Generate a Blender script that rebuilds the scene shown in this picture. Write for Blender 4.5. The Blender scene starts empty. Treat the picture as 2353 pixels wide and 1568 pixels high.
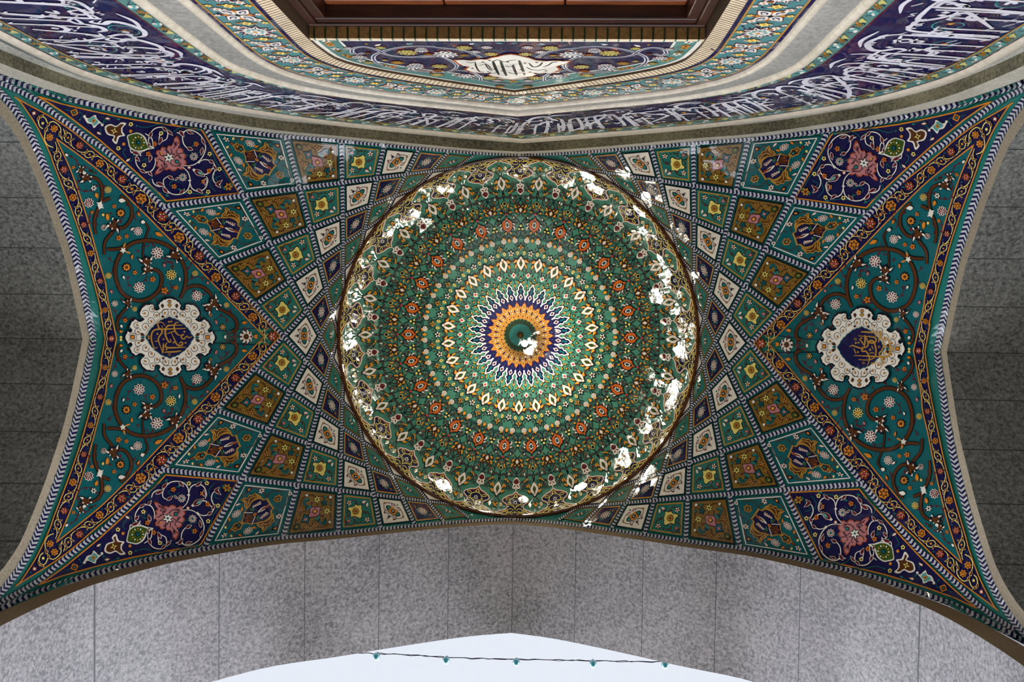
import bpy, math, random
import numpy as np
from mathutils import Matrix, Vector
from mathutils.geometry import delaunay_2d_cdt

# ------------------------------------------------------------------ camera, light, exposure
SC = bpy.context.scene
C = SC.collection
EYE = 1.6                                   # eye level above the floor
F = 2288.0; CX0, CY0 = 1176.5, 784.0        # focal length and frame centre in pixels of the 2353 x 1568 frame
def _rot(a, b, g):
    ca, sa, cb, sb, cg, sg = math.cos(a), math.sin(a), math.cos(b), math.sin(b), math.cos(g), math.sin(g)
    Rx = np.array([[1,0,0],[0,ca,-sa],[0,sa,ca]]); Ry = np.array([[cb,0,sb],[0,1,0],[-sb,0,cb]]); Rz = np.array([[cg,-sg,0],[sg,cg,0],[0,0,1]])
    return Rz @ Ry @ Rx
RC = _rot(0.03147, 0.03921, 0.01491)        # camera looks almost straight up; +Y is the open front of the bay
CAM = np.array([0.35008, -0.28893, 0.0])
cam_d = bpy.data.cameras.new('camera'); cam = bpy.data.objects.new('camera', cam_d); C.objects.link(cam)
cam.matrix_world = Matrix([[RC[0][i], -RC[1][i], -RC[2][i], CAM[i] + (EYE if i == 2 else 0)] for i in range(3)] + [[0,0,0,1]])
cam_d.sensor_width = 36.0; cam_d.lens = F / 2353 * 36; cam_d.clip_start = 0.05; cam_d.clip_end = 500
cam_d.dof.use_dof = True; cam_d.dof.focus_distance = 10.2; cam_d.dof.aperture_fstop = 4.0
SC.camera = cam
SC.view_settings.view_transform = 'Standard'; SC.view_settings.look = 'None'
SC.view_settings.gamma = 1; SC.view_settings.use_curve_mapping = False
SC.view_settings.exposure = EXPO = 0.0
W = bpy.data.worlds.new('world'); SC.world = W; W.use_nodes = True
nt = W.node_tree; bg = nt.nodes['Background']; bg.inputs[0].default_value = (0.80, 0.85, 0.94, 1)
# hazy white sky: calm overhead, several times brighter towards the horizon
tc = nt.nodes.new('ShaderNodeTexCoord'); sx = nt.nodes.new('ShaderNodeSeparateXYZ'); nt.links.new(tc.outputs['Generated'], sx.inputs[0])
mr = nt.nodes.new('ShaderNodeMapRange'); mr.interpolation_type = 'SMOOTHSTEP'; nt.links.new(sx.outputs[2], mr.inputs[0])
mr.inputs[1].default_value = 0.10; mr.inputs[2].default_value = 0.86; mr.inputs[3].default_value = 7.0; mr.inputs[4].default_value = 1.0
nt.links.new(mr.outputs[0], bg.inputs[1])

def light(name, kind, loc, energy, color, size=0.1, aim=None, spot=None):
    d = bpy.data.lights.new(name, kind); d.energy = energy; d.color = color
    if kind == 'SUN': d.angle = size
    elif kind == 'AREA': d.size = size
    else: d.shadow_soft_size = size
    if spot: d.spot_size = spot; d.spot_blend = 0.6
    o = bpy.data.objects.new(name, d); C.objects.link(o); o.location = (loc[0], loc[1], loc[2])
    if aim is not None:
        o.rotation_euler = (Vector(aim) - Vector(loc)).to_track_quat('-Z', 'Y').to_euler()
    return o
light('sun', 'SUN', (0, 30, 30), 1.5, (1, 0.97, 0.93), 0.4, aim=(0, 0, -4))
# assumed floodlights near the side walls, below the frame, added for fill and glints
for fx, fy in ((-2.9, 1.2), (2.9, 1.2), (-2.9, -1.3), (2.9, -1.3)):
    light('assumed_floodlight', 'SPOT', (fx, fy, 4.6), 30, (1, .82, .58), .05, aim=(-fx*.12, -fy*.7, 11.5), spot=1.7)
light('pendant_light', 'POINT', (0.062, 0.078, 10.80+EYE), 38, (1, .88, .70), .018)

# ------------------------------------------------------------------ palette
def lin(c):
    return tuple(((x/255)/12.92 if x/255 <= 0.04045 else ((x/255+0.055)/1.055)**2.4) for x in c) + (1,)
PAL = dict(teal=(36,116,108), dteal=(14,92,98), lteal=(92,164,160), navy=(24,20,70), ink=(16,14,34), white=(238,230,216), chev=(190,192,196),
           yellow=(238,218,118), orange=(214,134,42), rust=(158,66,28), maroon=(96,24,38), pink=(188,120,122), olive=(132,100,38),
           green=(58,84,28), gold=(186,138,56), brown=(84,46,22), red=(204,52,62), cream=(236,214,180), dgreen=(34,52,22), jade=(70,134,114), flame=(206,98,30), amber=(226,156,50), sage=(84,132,126), bteal=(78,134,136), straw=(204,196,116), dusk=(40,34,72), soot=(34,24,16), letter=(226,222,230), slate=(62,70,110))
MATS = {}
def N(nt, t, **kw):
    n = nt.nodes.new(t)
    for k, v in kw.items():
        if k.startswith('i_'):
            n.inputs[int(k[2:])].default_value = v
        else: setattr(n, k, v)
    return n
def glaze(col):
    """glazed tile of one colour: slight kiln mottling, gloss, uneven setting"""
    if col in MATS: return MATS[col]
    m = bpy.data.materials.new('glazed_' + col); m.use_nodes = True; nt = m.node_tree
    b = nt.nodes['Principled BSDF']; co = nt.nodes.new('ShaderNodeTexCoord')
    nz = N(nt, 'ShaderNodeTexNoise'); nz.inputs['Scale'].default_value = 9; nz.inputs['Detail'].default_value = 4
    nt.links.new(co.outputs['Object'], nz.inputs['Vector'])
    mx = nt.nodes.new('ShaderNodeMixRGB'); c = lin(PAL[col])
    mx.inputs[1].default_value = tuple(x*0.82 for x in c[:3]) + (1,); mx.inputs[2].default_value = tuple(min(1, x*1.16) for x in c[:3]) + (1,)
    nt.links.new(nz.outputs[0], mx.inputs[0]); nt.links.new(mx.outputs[0], b.inputs['Base Color'])
    b.inputs['Roughness'].default_value = 0.07; b.inputs['IOR'].default_value = 1.5
    # each tile is set at its own slight tilt, so lamps glint in single tiles
    vo = nt.nodes.new('ShaderNodeTexVoronoi'); vo.inputs['Scale'].default_value = 7.0; nt.links.new(co.outputs['Object'], vo.inputs['Vector'])
    sb = nt.nodes.new('ShaderNodeVectorMath'); sb.operation = 'SUBTRACT'; sb.inputs[1].default_value = (.5, .5, .5); nt.links.new(vo.outputs['Color'], sb.inputs[0])
    sc_ = nt.nodes.new('ShaderNodeVectorMath'); sc_.operation = 'SCALE'; sc_.inputs['Scale'].default_value = 0.12; nt.links.new(sb.outputs[0], sc_.inputs[0])
    n2 = N(nt, 'ShaderNodeTexNoise'); n2.inputs['Scale'].default_value = 10; n2.inputs['Detail'].default_value = 1
    nt.links.new(co.outputs['Object'], n2.inputs['Vector'])
    bp = nt.nodes.new('ShaderNodeBump'); bp.inputs['Strength'].default_value = 0.10; bp.inputs['Distance'].default_value = 0.02; nt.links.new(n2.outputs[0], bp.inputs['Height'])
    av = nt.nodes.new('ShaderNodeVectorMath'); av.operation = 'ADD'; nt.links.new(bp.outputs[0], av.inputs[0]); nt.links.new(sc_.outputs[0], av.inputs[1])
    nv = nt.nodes.new('ShaderNodeVectorMath'); nv.operation = 'NORMALIZE'; nt.links.new(av.outputs[0], nv.inputs[0]); nt.links.new(nv.outputs[0], b.inputs['Normal'])
    MATS[col] = m; return m
def stone(name, c1, c2, scale=26, rough=0.6, seam=None, seam_gap=0.6, bump=0.15, big=0.25):
    """speckled granite; seam = axis index across which joints are cut every seam_gap metres"""
    m = bpy.data.materials.new(name); m.use_nodes = True; nt = m.node_tree
    b = nt.nodes['Principled BSDF']; co = nt.nodes.new('ShaderNodeTexCoord')
    nz = N(nt, 'ShaderNodeTexNoise'); nz.inputs['Scale'].default_value = scale; nz.inputs['Detail'].default_value = 8; nz.inputs['Roughness'].default_value = 0.75
    nb = N(nt, 'ShaderNodeTexNoise'); nb.inputs['Scale'].default_value = 1.7; nb.inputs['Detail'].default_value = 5
    nt.links.new(co.outputs['Object'], nz.inputs['Vector']); nt.links.new(co.outputs['Object'], nb.inputs['Vector'])
    rp = nt.nodes.new('ShaderNodeValToRGB'); rp.color_ramp.elements[0].position = 0.36; rp.color_ramp.elements[1].position = 0.64
    rp.color_ramp.elements[0].color = lin(c1); rp.color_ramp.elements[1].color = lin(c2)
    ad = nt.nodes.new('ShaderNodeMath'); ad.operation = 'MULTIPLY_ADD'; ad.inputs[1].default_value = big; 
    nt.links.new(nb.outputs[0], ad.inputs[0]); 
    sb = nt.nodes.new('ShaderNodeMath'); sb.operation = 'SUBTRACT'; sb.inputs[1].default_value = big*0.5
    nt.links.new(nz.outputs[0], ad.inputs[2]); nt.links.new(ad.outputs[0], sb.inputs[0]); nt.links.new(sb.outputs[0], rp.inputs[0])
    last = rp.outputs[0]
    if seam is not None:
        sp = nt.nodes.new('ShaderNodeSeparateXYZ'); nt.links.new(co.outputs['Object'], sp.inputs[0])
        dv = nt.nodes.new('ShaderNodeMath'); dv.operation = 'DIVIDE'; dv.inputs[1].default_value = seam_gap; nt.links.new(sp.outputs[seam], dv.inputs[0])
        fr = nt.nodes.new('ShaderNodeMath'); fr.operation = 'PINGPONG'; fr.inputs[1].default_value = 0.5; nt.links.new(dv.outputs[0], fr.inputs[0])
        lt = nt.nodes.new('ShaderNodeMath'); lt.operation = 'LESS_THAN'; lt.inputs[1].default_value = 0.003/seam_gap; nt.links.new(fr.outputs[0], lt.inputs[0])
        mx = nt.nodes.new('ShaderNodeMixRGB'); mx.inputs[2].default_value = tuple(x*0.7 for x in lin(c1)[:3]) + (1,)
        nt.links.new(lt.outputs[0], mx.inputs[0]); nt.links.new(last, mx.inputs[1]); last = mx.outputs[0]
    nt.links.new(last, b.inputs['Base Color']); b.inputs['Roughness'].default_value = rough
    bp = nt.nodes.new('ShaderNodeBump'); bp.inputs['Strength'].default_value = bump; bp.inputs['Distance'].default_value = 0.01
    nt.links.new(nz.outputs[0], bp.inputs['Height']); nt.links.new(bp.outputs[0], b.inputs['Normal'])
    return m

# ------------------------------------------------------------------ 3D form of the bay
DF, WS, DW = 1.849, 3.470, 1.937            # half depth, half width, plane of the back wall
RR, ZR = 1.842, 10.24                       # dome ring
def catmull(P, n=8, closed=False):
    P = np.array(P, float)
    if closed: Q = np.vstack([P[-1], P, P[0], P[1]])
    else: Q = np.vstack([2*P[0]-P[1], P, 2*P[-1]-P[-2]])
    out = []
    for i in range(1, len(Q)-2):
        p0, p1, p2, p3 = Q[i-1], Q[i], Q[i+1], Q[i+2]
        for t in np.arange(n)/n:
            out.append(0.5*((2*p1)+(-p0+p2)*t+(2*p0-5*p1+4*p2-p3)*t*t+(-p0+3*p1-3*p2+p3)*t**3))
    if not closed: out.append(Q[-2])
    return np.array(out)
FA = catmull([(0,10.004),(.3,9.925),(.6,9.80),(1.04,9.56),(1.35,9.38),(1.7,9.17),(2.12,8.955),(2.39,8.74),(2.63,8.49),(2.9,8.18),(3.05,7.92),
              (3.14,7.75),(3.23,7.55),(3.3,7.37),(3.36,7.12),(3.405,6.85),(3.44,6.55),(3.462,6.25),(3.47,6.0)], 6)   # front and back arch (x, z)
SA = catmull([(0,8.11),(.2,8.02),(.375,7.94),(.57,7.845),(.75,7.745),(.96,7.59),(1.09,7.495),(1.25,7.36),(1.40,7.22),(1.5,7.12),(1.58,7.01),
              (1.65,6.88),(1.71,6.73),(1.77,6.5),(1.82,6.25),(1.849,6.0)], 6)                                          # side arches (y, z)
# boundary of the vault in the first quadrant as angle -> (radius, height)
_bp = [(x, DF, z) for x, z in FA] + [(WS, y, z) for y, z in SA[::-1]]
_bp = np.array(_bp); _bt = np.arctan2(_bp[:,1], _bp[:,0]); _bs = np.hypot(_bp[:,0], _bp[:,1]); _bz = _bp[:,2]
_o = np.argsort(_bt); _bt, _bs, _bz = _bt[_o], _bs[_o], _bz[_o]
R0 = RR/ZR*F                                # ring radius on the drawing (the vault and dome are set out on one plan drawing, unit = F at 1 m / m)
# height field of the vault: a membrane stretched between the dome ring and the four arches
_g = 8.0; _gx = np.arange(0, 1320, _g); _gy = np.arange(0, 800, _g); _GX, _GY = np.meshgrid(_gx, _gy)
_gr = np.hypot(_GX, _GY); _gt = np.arctan2(_GY, _GX); _rb = _bs/_bz*F
_gb = np.interp(_gt, _bt, _rb); _gz = np.interp(_gt, _bt, _bz); _u = np.clip((_gr-R0)/np.maximum(_gb-R0, 1), 0, 1)
_Z = ZR-(ZR-_gz)*_u; _fix = (_gr <= R0) | (_gr >= _gb)
for _i in range(1500):
    _A = np.pad(_Z, 1, mode='edge'); _A[0] = _A[2]; _A[:,0] = _A[:,2]
    _M = (_A[:-2,1:-1]+_A[2:,1:-1]+_A[1:-1,:-2]+_A[1:-1,2:])/4
    _Z = np.where(_fix, _Z, _M)
def vault(P, layer=0.0):
    """plan drawing (N,2) -> points on the vault surface"""
    P = np.atleast_2d(np.asarray(P, float)); rho = np.hypot(P[:,0], P[:,1]); rho = np.maximum(rho, 1e-6)
    ax, ay = np.abs(P[:,0]), np.abs(P[:,1]); th = np.arctan2(ay, ax)
    rb = np.interp(th, _bt, _rb); zb = np.interp(th, _bt, _bz)
    fx = np.clip(ax/_g, 0, len(_gx)-1.001); fy = np.clip(ay/_g, 0, len(_gy)-1.001); i = fx.astype(int); j = fy.astype(int); fx = fx-i; fy = fy-j
    z = (_Z[j,i]*(1-fx)+_Z[j,i+1]*fx)*(1-fy)+(_Z[j+1,i]*(1-fx)+_Z[j+1,i+1]*fx)*fy
    u = np.clip((rho-R0)/np.maximum(rb-R0, 1), 0, 1); w = 0
    w0 = np.clip(1-(rho-R0)/12, 0, 1); z = z*(1-w0)+ZR*w0
    inn = rho < R0; z = np.where(inn, (RR+0.002)*F/np.maximum(rho, 300), z); s = rho*z/F
    out = np.stack([P[:,0]/rho*s, P[:,1]/rho*s, z], 1)*(1 - layer*0.00035)
    out[:,2] += EYE
    return out
ZAP = 11.32; HD = ZAP-ZR; RS = (RR*RR+HD*HD)/(2*HD); PH0 = math.asin(RR/RS)
_ph = np.linspace(0, PH0, 200); _ds = RS*np.sin(_ph); _dz = ZAP-RS+RS*np.cos(_ph); _dr = _ds/_dz*F
def dome(P, layer=0.0):
    P = np.atleast_2d(np.asarray(P, float)); rho = np.hypot(P[:,0], P[:,1])
    s = np.interp(rho, _dr, _ds); z = np.interp(rho, _dr, _dz); k = np.where(rho > 1e-6, rho, 1)
    out = np.stack([P[:,0]/k*s, P[:,1]/k*s, z], 1)*(1 - layer*0.00022)
    out[:,2] += EYE
    return out
def back(P, layer=0.0):
    """drawing in metres (x, height above eye) on the back wall"""
    P = np.atleast_2d(np.asarray(P, float))
    return np.stack([P[:,0], -DW + 0*P[:,0] + layer*0.0012, P[:,1]+EYE], 1)
def ray(u, v): return RC.T @ np.array([(u-CX0)/F, (v-CY0)/F, 1.0])
def to_plan(p, surf=vault):
    """where a measured point lies on the plan drawing of the vault"""
    d = ray(*p); z = 9.0
    for _ in range(25):
        X = CAM + d*z; q = X[:2]/z*F
        z2 = surf([q])[0][2]-EYE
        z = 0.5*z+0.5*z2
    X = CAM + d*z
    return X[:2]/z*F
def to_back(p, D=DW):
    d = ray(*p); t = (-D-CAM[1])/d[1]; X = CAM + d*t
    return np.array([X[0], X[2]])

# ------------------------------------------------------------------ drawing kit: flat tile shapes as small meshes
def densify(P, L, closed=True):
    P = np.asarray(P, float); out = []; n = len(P)
    for i in range(n if closed else n-1):
        a, b = P[i], P[(i+1) % n]; k = max(1, int(math.ceil(np.linalg.norm(b-a)/L)))
        for j in range(k): out.append(a+(b-a)*j/k)
    if not closed: out.append(P[-1])
    return np.array(out)
def fill(P, col, layer=1, L=9.0):
    """a filled shape -> primitive (verts, faces, colour, layer)"""
    P = np.asarray(P, float); mn, mx = P.min(0), P.max(0)
    if max(mx-mn) <= L*1.6: return (P, [list(range(len(P)))], col, layer)
    P = densify(P, L); n = len(P)
    gx = np.arange(mn[0]+L/2, mx[0], L); gy = np.arange(mn[1]+L/2, mx[1], L)
    G = np.array([(x, y) for x in gx for y in gy]) if len(gx) and len(gy) else np.zeros((0, 2))
    V = [Vector((float(a), float(b))) for a, b in P] + [Vector((float(a), float(b))) for a, b in G]
    r = delaunay_2d_cdt(V, [], [list(range(n))], 1, 1e-6)
    return (np.array([(v.x, v.y) for v in r[0]]), [list(f) for f in r[2]], col, layer)
def stroke(P, w, col, layer=2, closed=False, taper=0.0, w2=None, L=8.0):
    """a painted line; w = full width, taper narrows both ends, w2 = width at the middle"""
    P = densify(P, L, closed); n = len(P)
    if closed: t = np.roll(P, -1, 0)-np.roll(P, 1, 0)
    else:
        t = np.gradient(P, axis=0)
    ln = np.hypot(t[:,0], t[:,1]); ln[ln == 0] = 1; t = t/ln[:,None]; nr = np.stack([-t[:,1], t[:,0]], 1)
    ww = np.full(n, w/2.0)
    if (taper or w2) and n > 1:
        q = np.linspace(0, 1, n); e = np.sin(q*math.pi)
        if w2: ww = (w + (w2-w)*e)/2
        if taper: ww = ww*(1-taper*(1-np.minimum(1, e*1.6)))
    A = P+nr*ww[:,None]; B = P-nr*ww[:,None]; V = np.vstack([A, B]); m = n if closed else n-1
    return (V, [[i, (i+1) % n, n+(i+1) % n, n+i] for i in range(m)], col, layer)
def disc(c, r, col, layer=2, n=10, ry=None, rot=0):
    a = np.arange(n)/n*2*math.pi; x = np.cos(a)*r; y = np.sin(a)*(r if ry is None else ry)
    cr, sr = math.cos(rot), math.sin(rot)
    return fill(np.stack([c[0]+x*cr-y*sr, c[1]+x*sr+y*cr], 1), col, layer)
def star(c, r1, r2, k, col, layer=2, rot=0, lob=False):
    P = []
    for i in range(2*k):
        a = rot+math.pi*i/k; r = r1 if i % 2 == 0 else r2
        P.append((c[0]+r*math.cos(a), c[1]+r*math.sin(a)))
    if lob: P = catmull(P, 3, True)
    return fill(P, col, layer)
def flower(c, r, k, petal, core, outline=None, layer=2, rot=0, gap=None):
    """k petals round a core, on a darker outline"""
    out = []
    if outline: out.append(star(c, r*1.22, r*0.85, k, outline, layer, rot, True))
    for i in range(k):
        a = rot+2*math.pi*i/k; q = (c[0]+r*0.66*math.cos(a), c[1]+r*0.66*math.sin(a))
        out.append(disc(q, r*0.40, petal, layer+1, 6, r*min(0.26, 1.7/k), a))
    out.append(disc(c, r*0.24, core, layer+1, 6))
    return out
def lotus(c, r, rot, line='white', core='maroon', layer=3):
    """outlined rosette of pointed petals: light outline with dark petals inside"""
    out = [star(c, r, r*0.74, 9, line, layer, rot, False)]
    for i in range(9):
        a = rot+2*math.pi*i/9; q = (c[0]+r*0.62*math.cos(a), c[1]+r*0.62*math.sin(a))
        out.append(disc(q, r*0.22, core, layer+1, 6, r*0.12, a))
    for i in range(4):
        a = rot+math.pi*i/2; q = (c[0]+r*0.25*math.cos(a), c[1]+r*0.25*math.sin(a))
        out.append(disc(q, r*0.14, core, layer+1, 5, r*0.1, a))
    return out
def leaf(a, b, w, col, layer=2, bend=0.0):
    a = np.array(a, float); b = np.array(b, float); d = b-a; n = np.array([-d[1], d[0]])
    L_ = np.linalg.norm(d) or 1; n = n/L_
    m = (a+b)/2+n*bend*L_
    return fill(catmull([a, a*.5+m*.5+n*w*.42, m+n*w*.5, b*.45+m*.55+n*w*.3, b, b*.45+m*.55-n*w*.3, m-n*w*.5, a*.5+m*.5-n*w*.42], 2, True), col, layer, 14)
def leaf2(a, b, w, c1, c2, layer=2, bend=0.0, o=1.0):
    a = np.array(a, float); b = np.array(b, float); u = (b-a)/(np.linalg.norm(b-a) or 1)
    return [leaf(a-u*o, b+u*o, w+2*o, c1, layer, bend), leaf(a+u*o*.3, b-u*o*.3, w-o*.4, c2, layer+1, bend)]
def drop(a, b, w, col, layer=2):
    """teardrop, pointed at b"""
    a = np.array(a, float); b = np.array(b, float); d = b-a; n = np.array([-d[1], d[0]]); n = n/(np.linalg.norm(n) or 1)
    return fill([b, a*.55+b*.45+n*w*.32, a*.85+b*.15+n*w*.5, a-d*.06, a*.85+b*.15-n*w*.5, a*.55+b*.45-n*w*.32], col, layer)
def flat(prims):
    out = []
    for p in prims:
        if isinstance(p, tuple): out.append(p)
        else: out += flat(p)
    return out
def xf(prims, fn):
    """run a list of primitives through a 2D map"""
    prims = flat(prims)
    if not prims: return []
    V = np.vstack([p[0] for p in prims]); V = fn(V); out = []; k = 0
    for p in prims:
        out.append((V[k:k+len(p[0])], p[1], p[2], p[3])); k += len(p[0])
    return out
def build(name, prims, surf, parent=None, mats=None):
    prims = flat(prims); verts = []; faces = []; mi = []; cols = []; k = 0
    lay = np.concatenate([np.full(len(p[0]), float(p[3])) for p in prims])
    lay += np.concatenate([np.full(len(p[0]), ((i*7) % 29)*.013) for i, p in enumerate(prims)])   # overlapping strokes never share a plane
    V = np.vstack([p[0] for p in prims])
    base = surf(V, 0.0); one = surf(V, 1.0); V3 = base+(one-base)*lay[:,None]
    for p in prims:
        if p[2] not in cols: cols.append(p[2])
        c = cols.index(p[2])
        for f in p[1]:
            f = [i+k for i in f]
            if len(f) >= 3: faces.append(f); mi.append(c)
        k += len(p[0])
    me = bpy.data.meshes.new(name); me.from_pydata(V3.tolist(), [], faces)
    me.polygons.foreach_set('material_index', mi)
    for c in cols: me.materials.append((mats or {}).get(c) or glaze(c))
    # every face looks down into the bay
    me.update()
    o = bpy.data.objects.new(name, me); C.objects.link(o)
    if parent: o.parent = parent; o.matrix_parent_inverse = Matrix.Translation(-parent.location)
    return o
def thing(name, label, cat, loc=(0,0,0), group=None):
    o = bpy.data.objects.new(name, None); C.objects.link(o); o.location = loc; o.empty_display_size = 0.2
    o['label'] = label; o['category'] = cat
    if group: o['group'] = group
    return o
def tag(o, label, cat, group=None):
    o['label'] = label; o['category'] = cat
    if group: o['group'] = group
    return o
def mesh(name, verts, faces, mat, parent=None, smooth=False):
    me = bpy.data.meshes.new(name); me.from_pydata([tuple(map(float, v)) for v in verts], [], faces)
    for m in (mat if isinstance(mat, list) else [mat]): me.materials.append(m)
    if smooth: me.polygons.foreach_set('use_smooth', [True]*len(me.polygons))
    me.update(); o = bpy.data.objects.new(name, me); C.objects.link(o)
    if parent: o.parent = parent; o.matrix_parent_inverse = Matrix.Translation(-parent.location)
    return o
def struct(o): o['kind'] = 'structure'; return o
mirx = lambda V: V*np.array([-1, 1.0]); miry = lambda V: V*np.array([1, -1.0]); mirb = lambda V: -V
# ------------------------------------------------------------------ the stone room
def inset(P, w0, w1, apex):
    """offset an arch profile (half, from the axis outward) into the opening, w0 at the crown to w1 at the leg"""
    P = np.asarray(P, float); t = np.gradient(P, axis=0); n = np.stack([t[:,1], -t[:,0]], 1); n /= np.linalg.norm(n, axis=1)[:,None]
    q = np.linspace(0, 1, len(P)); Q = P+n*(w0+(w1-w0)*q)[:,None]
    Q[0,0] = 0; Q[0,1] = apex; Q = Q[(Q[:,0] >= 0)]
    return Q
FI = inset(FA, .13, .2, 9.874); FI = FI[np.r_[True, FI[1:,0] > 0.02]]
SI = inset(SA, .12, .1, 7.975); SI = SI[np.r_[True, SI[1:,0] > 0.02]]
def both(P):
    """half profile -> full profile down to the floor on both sides"""
    P = np.vstack([P, [[P[-1,0], -EYE]]])
    return np.vstack([P[::-1]*np.array([-1, 1]), P[1:]])
def sweep(name, prof, a, b, axis, mat, parent=None, n=1):
    """a profile (u, z) pulled from a to b along the other horizontal axis"""
    P = both(prof) if prof[0][0] == 0 else prof
    V = []; Fc = []; st = np.linspace(a, b, n+1); m = len(P)
    for s in st:
        for u, z in P: V.append((u, s, z+EYE) if axis == 'y' else (s, u, z+EYE))
    for k in range(n):
        for i in range(m-1): Fc.append((k*m+i, k*m+i+1, (k+1)*m+i+1, (k+1)*m+i))
    return mesh(name, V, Fc, mat, parent)
def ring_between(A, B, at, axis):
    """flat face between two half profiles on a vertical plane"""
    n = 90
    def rs(P):
        P = both(P); d = np.r_[0, np.cumsum(np.linalg.norm(np.diff(P, axis=0), axis=1))]; h = (len(P)-1)//2
        L_ = np.interp(np.linspace(0, d[h], n), d, P[:,0]), np.interp(np.linspace(0, d[h], n), d, P[:,1])
        R_ = np.interp(np.linspace(d[h], d[-1], n), d, P[:,0]), np.interp(np.linspace(d[h], d[-1], n), d, P[:,1])
        return np.vstack([np.stack(L_, 1), np.stack(R_, 1)[1:]])
    a, b = rs(np.asarray(A)), rs(np.asarray(B)); V = [(u, at, z+EYE) if axis == 'y' else (at, u, z+EYE) for u, z in np.vstack([a, b])]
    m = len(a); return V, [(i, i+1, m+i+1, m+i) for i in range(m-1)]
granite = stone('grey_granite', (70,70,74), (166,160,162), 34, .5, 0, .62, big=.16)
granite_side = stone('dark_granite', (58,60,58), (150,150,146), 36, .65, 1, .36, big=.12)
granite_trim = stone('brown_granite_edge', (110,88,58), (150,126,92), 60, .5)
side_trim = stone('tan_limestone_edge', (132,118,98), (178,164,142), 60, .5)
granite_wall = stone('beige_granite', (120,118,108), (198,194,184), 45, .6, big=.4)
granite_soffit = stone('shaded_mottled_granite', (62,58,42), (136,130,104), 40, .7, big=.5)  # mottled brown-green stone, its colour darkened for the shade under the back arch
cream_stone = stone('cream_marble', (190,178,158), (222,210,192), 14, .3)
grey_band = stone('pale_grey_granite', (116,114,108), (164,160,152), 34, .5)
FD = 2.95
def merge(*vf):
    V = []; Fc = []
    for v, f in vf:
        k = len(V); V += list(v); Fc += [tuple(i+k for i in q) for q in f]
    return V, Fc
# front wall: deep pointed arch open to the sky
wf = sweep('wall_front', FI, DF, FD, 'y', granite, n=8); struct(wf)
V, Fc = ring_between(FA, FI, DF, 'y'); struct(mesh('trim_1', V, Fc, granite_trim))
outer = np.array([(0, 14.0), (6, 14.0), (9, 14.0), (9, 3), (9, -EYE+.01)])
V, Fc = ring_between(FI, outer, FD, 'y'); struct(mesh('wall_outside', V, Fc, granite))
# back wall: shallow soffit then the flat wall plane
V, Fc = ring_between(FA, FI, -DF, 'y'); struct(mesh('trim_2', V, Fc, stone('light_limestone', (150,144,130), (202,196,180), 50, .6)))
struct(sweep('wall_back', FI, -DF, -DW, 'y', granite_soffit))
# side walls: deep vaulted arches with a bead on the edge
for sgn, nm in ((-1, 'left'), (1, 'right')):
    struct(sweep('wall_'+nm, SI, sgn*WS, sgn*(WS+3.2), 'x', granite_side, n=6))
    V, Fc = ring_between(SA, SI, sgn*WS, 'x'); struct(mesh('trim_%d' % (3 if sgn < 0 else 4), V, Fc, side_trim))
    x = sgn*(WS+3.2); struct(mesh('wall_end_'+nm, [(x,-2.2,0),(x,2.2,0),(x,2.2,11),(x,-2.2,11)], [(0,1,2,3)], granite_side))
fl = stone('stone_paving', (150,146,138), (190,186,176), 6, .5, 0, 1.2)
struct(mesh('floor', [(-60,-6,0),(60,-6,0),(60,80,0),(-60,80,0)], [(0,1,2,3)], fl))

# ------------------------------------------------------------------ vault with its net of ribs
AL = 2*math.pi/26; TD = 402.6
def node(k, j):
    r = TD/math.cos(k*AL/2); return np.array([-r*math.cos(j*AL), -r*math.sin(j*AL)])
bplan = np.array([(x/z*F, y/z*F) for x, y, z in _bp])                 # vault edge, first quadrant
front_edge = np.array([(x/z*F, DF/z*F) for x, z in FA])              # from crown to corner
side_edge = np.array([(WS/z*F, y/z*F) for y, z in SA])
vaultE = thing('vault', 'tiled vault with a net of black and white chevron ribs around the dome', 'vault', (0,0,0))
# shell
prim = []
nth = 90; ths = np.linspace(0, math.pi/2, nth)
bt = np.interp(ths, _bt, np.hypot(bplan[_o][:,0], bplan[_o][:,1])); crn = math.atan2(DF, WS)
ths = np.unique(np.r_[ths, crn]); bt = np.interp(ths, _bt, np.hypot(bplan[_o][:,0], bplan[_o][:,1])); nr = 40
for sx in (1, -1):
    for sy in (1, -1):
        V = []; Fc = []
        for i, th in enumerate(ths):
            for q in np.linspace(0, 1, nr):
                r = 404+(bt[i]+0.5-404)*q; V.append((sx*r*math.cos(th), sy*r*math.sin(th)))
        for i in range(len(ths)-1):
            for j in range(nr-1): Fc.append([i*nr+j, i*nr+j+1, (i+1)*nr+j+1, (i+1)*nr+j])
        prim.append((np.array(V), Fc, 'teal', -4))
build('tile_ground', prim, vault, vaultE)

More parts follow.
